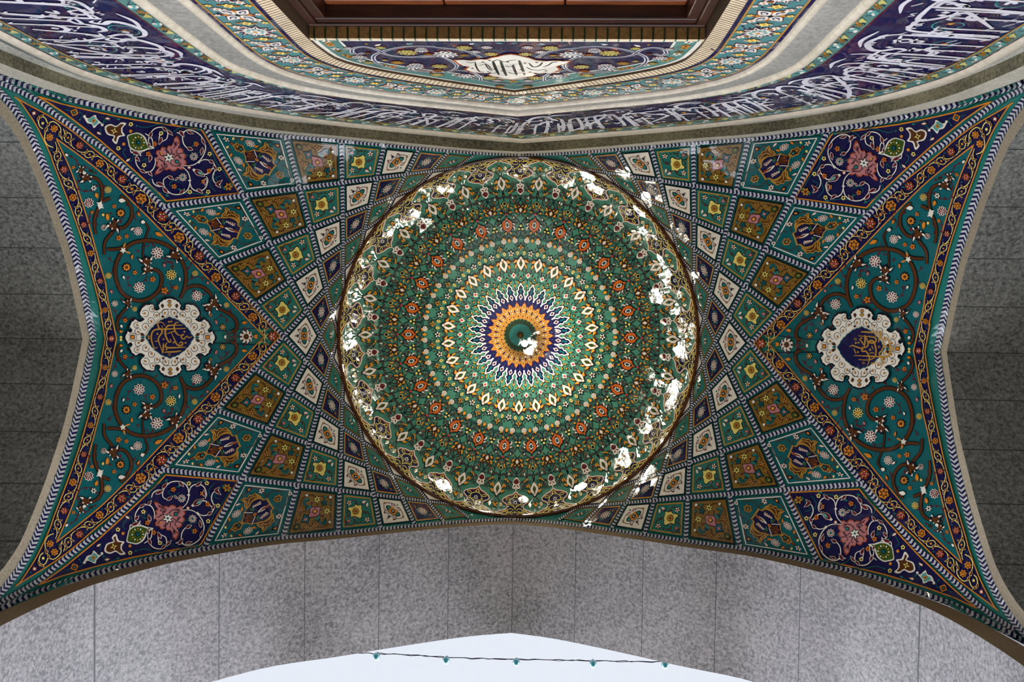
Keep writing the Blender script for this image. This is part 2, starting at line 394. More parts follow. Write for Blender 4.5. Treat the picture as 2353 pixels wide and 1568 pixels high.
def hw(r):   # half width of the chevron strip, gap of turquoise beside it
    return np.interp(r, [408, 440, 490, 560, 700, 870], [2.0, 3.0, 4.2, 4.9, 5.6, 6.0])
def gap(r): return np.interp(r, [408, 440, 490, 560, 700, 870], [0.9, 1.5, 2.6, 3.6, 4.6, 5.2])
def chevrons(path, hwf, cols=('chev', 'navy'), layer=4, split=0.25, per=None, slant=0.55, sl2=1.1, trim=True):
    """herringbone strip along a path; split = where across the strip the slant turns"""
    P = densify(path, 2.0, False); d = np.r_[0, np.cumsum(np.linalg.norm(np.diff(P, axis=0), axis=1))]
    t = np.gradient(P, axis=0); t /= np.linalg.norm(t, axis=1)[:,None]; n = np.stack([-t[:,1], t[:,0]], 1)
    def at(s, c):
        s = np.clip(s, 0, d[-1]); x = np.interp(s, d, P[:,0]); y = np.interp(s, d, P[:,1]); nx = np.interp(s, d, n[:,0]); ny = np.interp(s, d, n[:,1])
        return (x+nx*c, y+ny*c)
    out = []; s = 0.0; i = 0
    while s < d[-1]:
        q = np.array(at(s, 0)); h = hwf(q) if callable(hwf) else hwf
        b = (per(h) if per else h*0.85+0.6)/2*1.0
        b = max(b, 1.2); m = -h+2*h*(1-split); sl = slant*h*(1-split); s2 = sl2*h*split*2
        pts = [at(s, -h), at(s+b, -h), at(s+b+sl, m), at(s+b+sl-s2, h), at(s+sl-s2, h), at(s+sl, m)]
        out.append((np.array(pts), [[0,1,2,5],[5,2,3,4]], cols[i % 2], layer)); s += b; i += 1
    return out
def strip_path(m, kend):
    ks = np.linspace(0, kend, int(kend*6)+2)
    P = np.array([node(k, m-k/2) for k in ks]); r = np.hypot(P[:,0], P[:,1]); return P[r > 409]
# the long diagonals bend where the vault dives into its corners (upper left one measured, the rest mirrored)
diag = np.array([to_plan(p) for p in [(236,346),(191,314.5),(157,289),(114.8,258.4),(81.6,231.6),(42,209),(0,190),(-30,178)]])
nd = node(9, 1.5)
diag = catmull(np.vstack([[node(8.4, 1.2)], [nd], diag]), 5)[5:]
rib_lab = 0
for m in range(-6, 7):
    ke = m+3 if m >= 4 else m+7
    for rot in (0, 13):
        for s in (1, -1):
            if m == 3:
                P = np.vstack([strip_path(3, 9), miry(diag)[1:]])
            else: P = strip_path(m, ke)
            if rot: P = -P
            if s < 0: P = miry(P)
            if len(P) < 3: continue
            rr = lambda q: hw(math.hypot(q[0], q[1]))
            build('chevron_rib', chevrons(P, rr, layer=3+((m*2+rot+s) % 7)*0.3, per=lambda h: h*1.45+1.6), vault, vaultE)
# bands along the four arches
eh = lambda q: float(np.interp(abs(q[0]), [0, 300, 560, 900, 1180], [3.1, 3.9, 4.6, 6.0, 7.0]))
def inward(E, h):
    t = np.gradient(E, axis=0); n = np.stack([t[:,1], -t[:,0]], 1); n /= np.linalg.norm(n, axis=1)[:,None]
    return n*np.array([h(q) if callable(h) else h for q in E])[:,None]
fe = densify(front_edge, 6, False); feC = fe+inward(fe, lambda q: eh(q)+0.6); feC[0,0] = 0
se = densify(side_edge, 6, False); sh = lambda q: float(np.interp(abs(q[1]), [0, 300, 560], [7.2, 8.6, 8.0]))
seC = se-inward(se, lambda q: sh(q)+0.6); seC[0,1] = 0
if feC[len(feC)//2,1] > fe[len(fe)//2,1]: feC = 2*fe-feC
if seC[len(seC)//2,0] > se[len(se)//2,0]: seC = 2*se-seC
for f_ in (lambda V: V, mirx, miry, mirb):
    e = f_(feC); 
    build('arch_band', chevrons(e, eh, layer=6, split=.28, per=lambda h: h*1.9+1.0, slant=.35, sl2=1.6), vault, vaultE)
    e = f_(seC)
    build('arch_band', chevrons(e, sh, layer=6.5, split=.42, per=lambda h: h*1.25+0.5, slant=1.0, sl2=1.2), vault, vaultE)
# ------------------------------------------------------------------ diamond panels between the ribs
def zm(x0, y0, s): return lambda *P: [(x0+a/s, y0+b/s) for a, b in P]
def plan(P): return np.array([to_plan(p) for p in P])
def inset_quad(Q, extra=0.0):
    Q = [np.array(q, float) for q in Q]; cen = sum(Q)/4; lines = []
    for i in range(4):
        a, b = Q[i], Q[(i+1) % 4]; m = (a+b)/2; r = math.hypot(*m); d = (b-a)/np.linalg.norm(b-a); n = np.array([-d[1], d[0]])
        if np.dot(cen-a, n) < 0: n = -n
        lines.append((a+n*(hw(r)+gap(r)+extra), d))
    out = []
    for i in range(4):
        (p, d), (q, e) = lines[i-1], lines[i]
        M = np.array([d, -e]).T; t = np.linalg.solve(M, q-p); out.append(p+d*t[0])
    return out
def bil(Q):
    O, U, I, D = [np.array(q) for q in Q]
    def f(V):
        p, q = V[:,0]/100, V[:,1]/100; a = (1+p+q)/2; b = (1+p-q)/2
        return ((1-a)*(1-b))[:,None]*O+(a*(1-b))[:,None]*U+(a*b)[:,None]*I+((1-a)*b)[:,None]*D
    return f
def inv_bil(Q, P):
    f = bil(Q); P = np.asarray(P, float); X = np.zeros_like(P)
    for _ in range(12):
        r = f(X)-P; e = .5; J1 = (f(X+[e, 0])-f(X))/e; J2 = (f(X+[0, e])-f(X))/e
        det = J1[:,0]*J2[:,1]-J1[:,1]*J2[:,0]
        X = X-np.stack([(r[:,0]*J2[:,1]-r[:,1]*J2[:,0])/det, (J1[:,0]*r[:,1]-J1[:,1]*r[:,0])/det], 1)
    return X
def cell(k, j): return [node(k+1, j), node(k, j+.5), node(k-1, j), node(k, j-.5)]
DM = [(-100, 0), (0, 100), (100, 0), (0, -100)]
def dm(s): return [(a*s/100, b*s/100) for a, b in DM]
mq = lambda L_: flat(L_)+xf(L_, lambda V: V*np.array([1, -1.0]))     # drawn on one side of the panel's axis and mirrored
def mp(L_): return flat(L_)+xf(L_, lambda V: V*np.array([-1.0, 1]))
LB = 16.0
def ifill(P, c, l): return fill(P, c, l, LB)
def edge(s, w, c, l): return stroke(dm(s), w, c, l, True, L=LB)
def vine(P, w=3.2, c='ink', l=3, closed=False): return stroke(catmull(P, 5, closed), w, c, l, closed, L=12)

def traced(k, j, z):
    Q = inset_quad(cell(k, j))
    return lambda *P: inv_bil(Q, plan(z(*P)))
# tier of gold panels (traced on one panel, local units)
t3 = traced(7, 3, zm(640, 300, 7.843))
def c3(*p): return t3(p)[0]
def gold_panel():
    o = [ifill(dm(100), 'ink', 1), ifill(dm(94), 'olive', 2)]
    wing = [(690,400),(720,385),(760,375),(800,345),(870,325),(905,380),(905,440),(860,425),(850,385),(870,370),(820,375),(790,410),(780,450),(785,500),(760,480),(720,440)]
    W_ = t3(*wing)
    side = [fill(W_, 'ink', 3, LB), stroke(catmull(t3((700,410),(750,440),(775,485)), 4), 9, 'teal', 4, L=12), stroke(catmull(t3((770,400),(810,355),(870,345),(885,420)), 4), 7, 'dteal', 4, L=12),
            drop(c3(880,350), c3(900,435), 11, 'teal', 4)]
    side += [vine(t3((410,260),(470,240),(540,285),(620,310),(690,305),(790,290),(880,300),(950,360)), 3.4, 'brown'), vine(t3((970,400),(985,470),(960,540),(985,610),(985,690),(975,800)), 3.4, 'brown'),
             vine(t3((640,330),(665,380),(660,410)), 3, 'brown'), vine(t3((800,590),(850,580),(905,575)), 3, 'brown'), vine(t3((780,500),(820,480),(850,500)), 3, 'maroon')]
    side += flower(c3(545,285), 8, 5, 'gold', 'orange', 'ink', 3)+flower(c3(690,305), 9, 5, 'orange', 'teal', 'ink', 3)+flower(c3(915,565), 11, 6, 'yellow', 'green', 'ink', 3)
    side += leaf2(c3(960,400), c3(975,345), 9, 'ink', 'white', 4)+leaf2(c3(960,725), c3(1000,670), 9, 'ink', 'teal', 4)
    side += [leaf(c3(500,250), c3(470,285), 5, 'brown', 3), leaf(c3(985,500), c3(1000,470), 5, 'brown', 3), leaf(c3(830,500), c3(850,460), 5, 'maroon', 3)]
    o += mq(side)
    o += [leaf(c3(290,235), c3(420,350), 24, 'brown', 3), disc(c3(362,290), 11, 'ink', 4), disc(c3(362,290), 8.5, 'green', 5), disc(c3(358,285), 3, 'gold', 6)]
    o += [star(c3(530,430), 21, 12, 4, 'ink', 3, 0.2, True), star(c3(530,430), 17, 9, 4, 'dteal', 4, 0.2, True), disc(c3(522,420), 5, 'pink', 5)]
    sq = t3((565,455),(640,455),(765,490),(780,560),(795,650),(720,640),(640,640),(590,610),(590,540))
    o += [fill(star((0, 0), 0, 0, 4, 'ink')[0]*0+c3(690,560), 'ink', 3)] if 0 else []
    o += [fill(catmull(sq, 2, True)*1.0, 'navy', 4, LB), fill((catmull(sq, 2, True)-c3(690,555))*.88+c3(690,555), 'pink', 5, LB)]
    o += [star(c3(690,562), 10.5, 8, 4, 'ink', 6, .7), star(c3(690,562), 7.5, 5.5, 4, 'orange', 7, .7), disc(c3(690,562), 2.5, 'yellow', 8, 6)]
    o += [star(c3(862,715), 15, 9, 5, 'ink', 3, .3, True), star(c3(862,715), 12, 6.5, 5, 'dteal', 4, .3, True), disc(c3(862,715), 3, 'ink', 5, 6)]
    o += [disc(c3(972,812), 8, 'ink', 4), disc(c3(972,812), 6.2, 'white', 5, 8)]
    return o
t2 = traced(8, 2.5, zm(350, 300, 7.843))
def c2(*p): return t2(p)[0]
def teal_panel():
    o = [ifill(dm(100), 'dteal', 1), edge(93, 2.6, 'white', 2), ifill(dm(91), 'teal', 1.5)]
    o[2] = ifill(dm(91), 'dteal', 1.5)
    # upper half outline of the lobed cartouche
    up = [(1600,375),(1640,345),(1700,352),(1770,335),(1800,315),(1830,338),(1900,350),(1960,372),(2040,378),(2110,420),(2160,470),(2180,520),(2165,560),(2185,600),(2215,615)]
    U = t2(*up); Lw = U[::-1]*np.array([1, -1]); O_ = np.vstack([U, Lw])
    o += [fill(O_, 'gold', 3, LB), fill((O_-O_.mean(0))*.9+O_.mean(0), 'ink', 4, LB), fill((O_-O_.mean(0))*.86+O_.mean(0), 'navy', 5, LB)]
    acan = [(1890,345),(1920,300),(1990,270),(2010,190),(2060,240),(2070,290),(2140,300),(2150,345),(2210,385),(2200,440),(2190,520),(2170,480),(2130,420),(2050,385),(1980,375)]
    A_ = t2(*acan)
    side = [fill(A_, 'brown', 3.5, LB), stroke(A_, 2.6, 'gold', 4.2, True, L=12), stroke(catmull(t2((1920,340),(2000,300),(2030,230)), 4), 2.4, 'gold', 4.4, L=12),
            stroke(catmull(t2((1980,350),(2080,330),(2160,400),(2185,470)), 4), 2.6, 'gold', 4.4, L=12)]
    side += lotus(c2(1735,215), 11, .4)+flower(c2(2300,475), 7.5, 6, 'white', 'maroon', 'maroon', 3)
    side += [star(c2(2235,258), 8, 5.5, 8, 'ink', 3), disc(c2(2235,258), 3.4, 'orange', 4, 7)]
    side += leaf2(c2(1870,140), c2(1940,215), 5, 'maroon', 'white', 3)+leaf2(c2(1810,290), c2(1895,255), 5, 'brown', 'orange', 3)
    side += [vine(t2((1450,110),(1540,130),(1640,160)), 1.8, 'brown'), vine(t2((2100,190),(2150,240),(2230,255),(2300,330),(2310,420)), 2, 'brown'), vine(t2((2220,610),(2260,560),(2290,510)), 1.8, 'brown'),
             vine(t2((1940,215),(1990,260)), 1.8, 'brown'), leaf(c2(2060,180), c2(2120,215), 4, 'brown', 3), leaf(c2(1480,130), c2(1500,180), 4, 'brown', 3), leaf(c2(1410,150), c2(1440,100), 4, 'yellow', 3)]
    side += leaf2(c2(1560,160), c2(1620,110), 4.5, 'brown', 'orange', 3)
    side += [stroke(t2((1805,340),(1862,480)), 1.7, 'white', 6, L=20)]
    for a in range(4):
        side += [leaf(c2(1960+a*28,500+a*28-40), c2(2000+a*38,440+a*25), 5.4, 'white', 7), leaf(c2(1972+a*28,492+a*28-40), c2(2000+a*36,447+a*25), 2.6, 'rust', 8)]
    side += [leaf(c2(1880,470), c2(1930,380), 4, 'green', 6), leaf(c2(1900,490), c2(1960,420), 3.4, 'teal', 6.5), disc(c2(1725,400), 2.5, 'rust', 6, 6)]
    o += mq(side)
    o += [fill(t2((1640,360),(1790,380),(1855,500),(1690,520),(1700,440)), 'brown', 5.5, LB), leaf(c2(1900,540), c2(2120,690), 10, 'white', 7), leaf(c2(1960,580), c2(2100,672), 5, 'rust', 8), disc(c2(2085,655), 4, 'rust', 8.5, 8),
          stroke(catmull(t2((1930,520),(2000,610),(2090,620)), 4), 1.3, 'ink', 9, L=12), disc(c2(1855,512), 5.4, 'brown', 9, 8), disc(c2(1855,512), 4, 'orange', 9.5, 8), disc(c2(1855,512), 1.6, 'maroon', 10, 6)]
    o += [star(c2(1530,295), 13.5, 10.5, 6, 'gold', 3, .3, True), star(c2(1530,295), 10.5, 8, 6, 'brown', 4, .3, True), star(c2(1500,270), 5, 2, 5, 'gold', 4.6, .1), star(c2(1560,315), 6.5, 4, 5, 'ink', 5, .4), disc(c2(1560,315), 3.4, 'teal', 6, 7),
          disc(c2(1395,215), 4.5, 'brown', 3, 7), disc(c2(1395,215), 2.5, 'rust', 4, 6)]
    o += flower(c2(1295,140), 6.5, 5, 'white', 'orange', 'ink', 3)
    o += [star(c2(2275,790), 12, 9, 6, 'gold', 3, .3, True), star(c2(2275,790), 8.5, 6, 6, 'brown', 4, .3, True), star(c2(2275,785), 5, 3, 4, 'gold', 5, .7), disc(c2(2290,790), 2.6, 'teal', 6, 6)]
    o += [vine(t2((2310,620),(2400,650),(2450,740),(2470,850)), 2, 'brown')] + [vine(t2((2090,830),(2140,910),(2250,930),(2370,910)), 2, 'brown')]
    o += [star(c2(2500,880), 6, 4.5, 6, 'white', 3, .2, True), disc(c2(2500,880), 2.6, 'maroon', 4, 6)]
    return o
t4 = traced(6, 3.5, zm(640, 300, 7.843))
def c4(*p): return t4(p)[0]
def star_panel():
    o = [ifill(dm(100), 'teal', 1), edge(90, 6, 'gold', 2)]
    st = t4((1355,465),(1415,482),(1460,470),(1525,440),(1552,470),(1548,520),(1560,560),(1545,600),(1540,672),(1480,660),(1440,680),(1400,640),(1310,632),(1300,600),(1345,570),(1355,520))
    o += [fill((st-st.mean(0))*1.1+st.mean(0), 'ink', 3, LB), fill(st, 'yellow', 4, LB), star(c4(1443,568), 17, 14, 8, 'brown', 5, 0, True)]
    o += flower(c4(1443,568), 15, 8, 'gold', 'rust', None, 5.5)
    side = flower(c4(1655,420), 12, 5, 'white', 'orange', 'ink', 3)
    side += [disc(c4(1663,405), 3.5, 'orange', 5, 6)]
    side += [vine(t4((1560,560),(1640,560),(1700,500),(1690,440)), 3.6, 'brown'), vine(t4((1280,360),(1330,320),(1400,330),(1430,380),(1500,370)), 3.6, 'brown'), vine(t4((1420,380),(1430,440),(1440,470)), 3, 'brown'),
             leaf(c4(1610,560), c4(1640,510), 7, 'maroon', 3), leaf(c4(1540,400), c4(1575,360), 6, 'brown', 3), leaf(c4(1410,455), c4(1450,440), 6, 'pink', 4), leaf(c4(1480,360), c4(1520,380), 6, 'brown', 3)]
    side += leaf2(c4(1640,640), c4(1660,720), 10, 'brown', 'white', 3)
    o += mq(side)
    for p in ((1315,395), (1578,712)):
        o += [star(c4(*p), 11, 7, 3, 'brown', 3, 0, True), star(c4(*p), 8.5, 5, 3, 'pink', 4, 0, True)]
    o += [disc(c4(1265,345), 6, 'brown', 3, 8), disc(c4(1265,345), 3.6, 'dteal', 4, 8)]
    return o
def white_panel():
    o = [ifill(dm(100), 'ink', 1), ifill(dm(92), 'white', 2)]
    o += mq([fill(catmull([(0,78*.55),(-13,34),(-16,22),(0,12),(16,22),(13,34)], 3, True), 'ink', 3, LB), fill(catmull([(0,38),(-9,31),(-12,22),(0,14),(12,22),(9,31)], 3, True), 'teal', 4, LB)])
    o += [star((0, 0), 27, 21, 4, 'ink', 4.5, .785, True), star((0, 0), 24.5, 18.5, 4, 'orange', 5, .785, True), star((0, 0), 14, 11.5, 4, 'rust', 5.4, 0, True), star((0, 0), 13, 9.5, 4, 'dteal', 6, 0), star((0, 0), 8, 7, 4, 'ink', 7, 0), disc((0, 0), 4, 'white', 8, 8)]
    side = [vine([(-34,4),(-30,16),(-38,26),(-30,34),(-22,28)], 3, 'maroon'), vine([(-26,22),(-22,42),(-10,52),(2,58)], 3, 'maroon'), vine([(34,4),(44,14),(36,26),(24,18)], 3.4, 'maroon'),
            vine([(42,20),(32,36),(16,50),(6,56)], 3, 'maroon'), leaf((0,62), (18,50), 9, 'brown', 3), leaf((2,61), (15,52), 5, 'gold', 4), leaf((-34,36), (-46,24), 6, 'maroon', 3), leaf((30,14), (44,10), 8, 'pink', 3)]
    o += mq(side)
    o += [star((-42, 0), 9, 5, 6, 'ink', 4), leaf((48,0), (60,0), 10, 'teal', 4), leaf((-48,0),(-62,0), 5, 'maroon', 3)]
    return o
def navy_small():
    o = [ifill(dm(100), 'lteal', 1), edge(90, 7, 'orange', 2), ifill(dm(84), 'navy', 1.6)]
    o += [star((0,0), 34, 24, 8, 'ink', 2.6, .1)]+lotus((0, 0), 31, .2, 'white', 'maroon', 3)
    o += mq([disc((0,47), 8, 'gold', 3, 8), disc((0,47), 4.5, 'brown', 4, 6), vine([(-16,36),(-6,30),(8,36),(14,28)], 3, 'teal'), vine([(-30,12),(-24,26),(-14,34)], 3, 'lteal'), vine([(28,14),(30,26),(20,34)], 3, 'teal'), leaf((10,60),(2,70), 6, 'teal', 3)])
    return o
def teal_small():
    o = [ifill(dm(100), 'lteal', .8), ifill(dm(100), 'teal', 1), edge(88, 9, 'olive', 2)]
    o[1] = ifill(dm(100), 'olive', 1); o[2] = ifill(dm(84), 'teal', 2)
    o += flower((0, 0), 20, 4, 'white', 'ink', 'ink', 3, .785)
    o += [disc((0,11), 6, 'orange', 5.5, 6), disc((0,-11), 6, 'orange', 5.5, 6)]
    o += mq([disc((0,36), 7.5, 'ink', 3, 7), disc((0,36), 5, 'orange', 4, 6), leaf((8,22),(10,32), 6, 'ink', 3), leaf((-8,22),(-10,32), 6, 'ink', 3), disc((0,52), 4, 'rust', 4, 6)])
    return o
def white_small():
    return [ifill(dm(100), 'ink', 1), ifill(dm(88), 'white', 2), stroke([(0,-50),(0,50)], 4, 'maroon', 3, L=16), disc((0,0), 12, 'ink', 3, 6), disc((0,0), 7, 'pink', 4, 6)]
TIERS = [(8, 'turquoise_kite_panel', teal_panel(), [1.5, 2.5]), (7, 'gold_panel', gold_panel(), [1, 2, 3]), (6, 'yellow_star_panel', star_panel(), [.5, 1.5, 2.5, 3.5]),
         (5, 'white_panel', white_panel(), [0, 1, 2, 3, 4]), (4, 'navy_lotus_panel', navy_small(), [.5, 1.5, 2.5, 3.5, 4.5]),
         (3, 'slim_turquoise_panel', teal_small(), [0, 1, 2, 3, 4, 5]), (2, 'slim_white_panel', white_small(), [.5, 1.5, 2.5, 3.5, 4.5])]
for k, nm, motif, js in TIERS:
    for j in js:
        Q = inset_quad(cell(k, j)); P0 = xf(motif, bil(Q))
        for f_ in ((lambda V: V, mirx) if j == 0 else (lambda V: V, mirx, miry, mirb)):
            build(nm, xf(P0, f_), vault, vaultE)
# ---------------- large navy kites in the corners (drawn on the upper left one)
A = zm(0, 0, 2.941); B = zm(350, 300, 7.843); Tl = zm(0, 150, 7.843)
def pp(z, *P): return plan(z(*P))
def pt(z, *p): return to_plan(z(p)[0])
k_top = Tl((560,510),(1000,650),(1500,770),(2000,880),(2352,950))+A((1340,868))
k_right = B((870,0),(1520,1112)); k_bot = B((180,1252),(0,1060)); k_left = Tl((2000,1568),(1700,1310),(1400,1080),(1100,850),(800,650))
K = plan(k_top+k_right+k_bot+k_left)
kc = K.mean(0)
navy_kite = [fill(K, 'navy', 1), stroke(K, 3.0, 'orange', 2, True)]
def nk(*x): navy_kite.extend(flat(list(x)))
def scroll(P, w=2.4, c='white', l=4, z=A, n=6): return stroke(catmull(pp(z, *P), n), w, c, l, taper=.35)
def bud(a, b, w, z=A, c1='white', c2='maroon', l=5): return leaf2(pt(z, *a), pt(z, *b), w, c1, c2, l)
# green medallion, brown knot, turquoise spear
nk(fill(catmull(pp(A, (830,905),(870,890),(905,885),(945,905),(965,935),(975,965),(1020,990),(975,1000),(930,1015),(880,1010),(845,985),(835,945)), 3, True), 'white', 3),
   fill(catmull(pp(A, (838,910),(872,897),(905,893),(938,912),(955,938),(968,970),(1000,990),(970,992),(930,1006),(885,1002),(852,980),(843,945)), 3, True), 'green', 4),
   star(pt(A, 908,952), 6.5, 4.6, 8, 'ink', 5), star(pt(A, 908,952), 4.6, 3, 6, 'dteal', 6))
for i in range(12):
    a = i*math.pi/6; c = pt(A, 908+math.cos(a)*33, 952+math.sin(a)*33); d = pt(A, 908+math.cos(a)*46, 952+math.sin(a)*46)
    nk(leaf(c, d, 3.4, ['white', 'orange'][i % 2], 6))
nk(fill(catmull(pp(A, (675,845),(715,825),(755,838),(790,815),(825,822),(800,850),(800,880),(815,905),(775,915),(755,962),(725,935),(738,910),(690,895)), 3, True), 'white', 3),
   fill(catmull(pp(A, (688,850),(718,836),(755,848),(785,828),(808,830),(790,852),(790,885),(800,900),(765,908),(752,945),(738,930),(748,905),(700,888)), 3, True), 'brown', 4),
   star(pt(A, 740,873), 8.5, 3, 4, 'yellow', 5, .3), disc(pt(A, 740,873), 2.6, 'brown', 6, 6))
nk(fill(catmull(pp(A, (530,768),(560,785),(610,762),(620,785),(642,808),(655,820),(632,822),(600,852),(585,825),(552,815)), 3, True), 'white', 3),
   fill(catmull(pp(A, (562,792),(604,773),(612,790),(632,810),(600,838),(590,818),(565,808)), 3, True), 'lteal', 4), disc(pt(A, 600,803), 4.4, 'orange', 5, 8), disc(pt(A, 600,803), 2, 'brown', 6, 6),
   star(pt(A, 658,830), 4, 2.4, 6, 'white', 4), star(pt(A, 535,772), 4, 2.4, 6, 'white', 4), star(pt(A, 465,744), 9, 7, 4, 'orange', 3, .4, True), star(pt(A, 465,744), 6, 4.6, 4, 'brown', 4, .4, True), disc(pt(A, 465,744), 2.6, 'teal', 5, 7))
# pink rosette
ros = catmull(pp(A, (1172,922),(1186,945),(1190,972),(1176,992),(1200,998),(1212,1012),(1206,1026),(1222,1034),(1228,1052),(1216,1066),(1230,1080),(1228,1100),(1212,1110),(1214,1126),(1192,1132),(1176,1122),(1160,1138),(1136,1140),(1122,1128),(1104,1136),(1082,1132),(1066,1148),(1040,1162),(1026,1160),(1034,1138),(1050,1120),(1036,1104),(1044,1088),(1030,1076),(1034,1056),(1046,1044),(1034,1028),(1044,1008),(1062,1008),(1072,990),(1094,990),(1104,998),(1114,980),(1136,980),(1146,962),(1152,938)), 3, True)
nk(fill((ros-ros.mean(0))*1.09+ros.mean(0), 'rust', 3), fill(ros, 'pink', 4), star(pt(A, 1118,1057), 15, 8, 6, 'ink', 5, .3), star(pt(A, 1118,1057), 13, 5.5, 6, 'white', 6, .3), disc(pt(A, 1118,1057), 2.8, 'dteal', 7, 7),
   disc(pt(A, 1174,1084), 5.4, 'ink', 5, 8), disc(pt(A, 1174,1084), 3.6, 'teal', 6, 8), star(pt(A, 1063,1027), 4, 2.5, 4, 'orange', 5), disc(pt(A, 1166,962), 2.2, 'maroon', 6, 6), disc(pt(A, 1060,1138), 2.2, 'maroon', 6, 6))
for P in ([(1155,938),(1158,962),(1170,975),(1180,960)], [(1046,1150),(1062,1140),(1078,1122),(1064,1112)], [(1185,1000),(1170,1012),(1176,1030),(1200,1030)], [(1200,1120),(1185,1108),(1190,1096)], [(1100,1130),(1106,1112),(1096,1100),(1078,1104)], [(1210,1060),(1194,1062),(1186,1050)],
          [(1040,1070),(1058,1066),(1066,1080)], [(1050,1014),(1062,1040),(1084,1046)], [(1108,990),(1100,1010),(1108,1026)], [(1130,990),(1140,1010),(1134,1030),(1152,1036)]):
    nk(scroll(P, 1.5, 'ink', 6)); nk(leaf(pt(A, *P[-1]), pt(A, P[-1][0]+8, P[-1][1]-6), 2.6, 'ink', 6))
for P in ([(1085,1000),(1110,1010),(1125,1040)], [(1150,1060),(1180,1040),(1205,1060)], [(1060,1070),(1085,1090),(1090,1125),(1065,1135)], [(1120,1075),(1145,1110),(1190,1112),(1205,1095)], [(1150,1000),(1165,970),(1172,945)]):
    nk(scroll(P, 1.6, 'ink', 6))
# white scrolls with dark red half palmettes
for P in ([(975,965),(985,905),(1020,860),(1075,850),(1110,880),(1105,925),(1075,945)], [(930,1018),(890,1050),(895,1105),(940,1150),(995,1145),(1022,1100),(1022,1055)], [(850,990),(860,1020),(910,1020),(925,1045)],
          [(1010,985),(1000,925),(955,890)], [(1215,1112),(1290,1105),(1345,1060),(1372,990),(1345,915),(1290,875),(1240,872),(1215,905),(1220,960),(1255,1000),(1285,1005)],
          [(1325,1085),(1370,1070),(1420,1090),(1440,1130),(1420,1180),(1432,1225),(1470,1240)], [(1440,1110),(1410,1140),(1385,1165),(1360,1170),(1330,1155)],
          [(1215,1122),(1250,1160),(1262,1215),(1245,1275),(1195,1305),(1130,1300),(1085,1255),(1080,1205),(1115,1180)], [(1258,1212),(1275,1265),(1320,1285),(1365,1265),(1385,1215),(1375,1185)],
          [(1060,880),(1050,935),(1055,965)], [(1080,1250),(1040,1250),(1010,1230),(1000,1200)], [(1235,875),(1195,890),(1175,885)]):
    nk(scroll(P, 2.3))
for a, b, w in (((1000,880),(985,925),7), ((1075,848),(1110,880),6), ((1110,870),(1145,905),6), ((1070,920),(1050,965),8), ((885,1050),(915,1080),7), ((915,1135),(960,1160),6), ((975,1150),(1000,1180),6), ((995,1040),(980,1085),8),
                ((865,1015),(920,1035),8), ((1245,880),(1290,895),6), ((1195,875),(1225,915),8), ((1345,925),(1370,975),6), ((1350,990),(1340,1040),7), ((1245,990),(1285,1005),8), ((1395,1075),(1430,1095),7), ((1425,1110),(1445,1145),6),
                ((1440,1245),(1485,1210),7), ((1440,1230),(1475,1262),6), ((1110,1180),(1150,1205),7), ((1030,1225),(1085,1250),8), ((1075,1260),(1110,1300),8), ((1190,1305),(1225,1270),7), ((1310,1270),(1350,1300),7), ((1370,1200),(1365,1245),6),
                ((985,955),(975,990),5), ((1180,1190),(1160,1210),4)):
    nk(bud(a, b, w*.9))
nk(star(pt(A, 1325,1087), 4, 2.4, 4, 'white', 6), star(pt(A, 1260,1212), 4, 2.4, 4, 'white', 6), disc(pt(A, 1257,1123), 4.4, 'rust', 5, 8), disc(pt(A, 1257,1123), 2.8, 'white', 6, 8))
for c in ((1290,1050), (1212,1190)): nk(lotus(pt(A, *c), 10, .2), disc(pt(A, *c), 3, 'dteal', 6, 7))
nk(leaf2(pt(A, 1290,1140), pt(A, 1365,1185), 12, 'white', 'maroon', 4), leaf(pt(A, 1315,1150), pt(A, 1355,1178), 6, 'lteal', 6), star(pt(A, 1290,1140), 4, 2.4, 6, 'white', 6))
for c in ((1020,962), (1307,966), (1357,1220), (1395,1147), (1152,1252), (975,1030)): nk(flower(pt(A, *c), 5.6, 5, 'orange', 'maroon', 'rust', 4))
for c in ((855,875), (805,962)): nk(star(pt(A, *c), 4.4, 3, 5, 'orange', 4))
nk(flower(pt(A, 1527,1255), 9, 6, 'gold', 'maroon', 'brown', 4))
for c in ((857,828), (768,990), (1065,890), (1400,1032), (1466,1136), (1260,1290), (1386,1290), (945,1106)):
    nk(star(pt(A, *c), 5.6, 4, 5, 'yellow', 4, .3, True), disc(pt(A, *c), 2.2, 'ink', 5, 6))
for P in ([(400,722),(440,735),(500,745),(520,760),(500,790)], [(690,800),(660,820),(700,770),(760,790)], [(640,850),(650,900),(630,880)], [(820,990),(800,1020),(850,1080),(870,1040)], [(1130,900),(1180,860),(1230,850),(1310,865)],
          [(1120,830),(1040,830),(960,850),(900,840)], [(1180,960),(1240,1040),(1330,1020)], [(1390,960),(1420,1020),(1440,1080),(1500,1160),(1540,1230)], [(1200,1230),(1150,1210),(1120,1240),(1180,1270)], [(1000,1180),(980,1220),(1030,1280),(1090,1310)],
          [(1150,1310),(1230,1300),(1290,1300),(1360,1310)], [(1440,1290),(1400,1240),(1420,1180)], [(1300,1060),(1270,1010),(1290,960)], [(930,1080),(960,1060),(940,1130)], [(1480,1180),(1440,1200),(1490,1260)], [(1060,900),(1100,870)]):
    nk(scroll(P, 1.9, 'dteal', 2.5)); q = P[-1]; r = P[-2]; nk(leaf(pt(A, *q), pt(A, q[0]+(q[0]-r[0])*.3+8, q[1]+(q[1]-r[1])*.3), 5, 'teal', 2.7))
for a, b in (((680,785),(715,790)), ((620,880),(650,895)), ((1130,820),(1175,830)), ((820,1080),(850,1060))): nk(leaf2(pt(A, *a), pt(A, *b), 4.5, 'rust', 'white', 4))
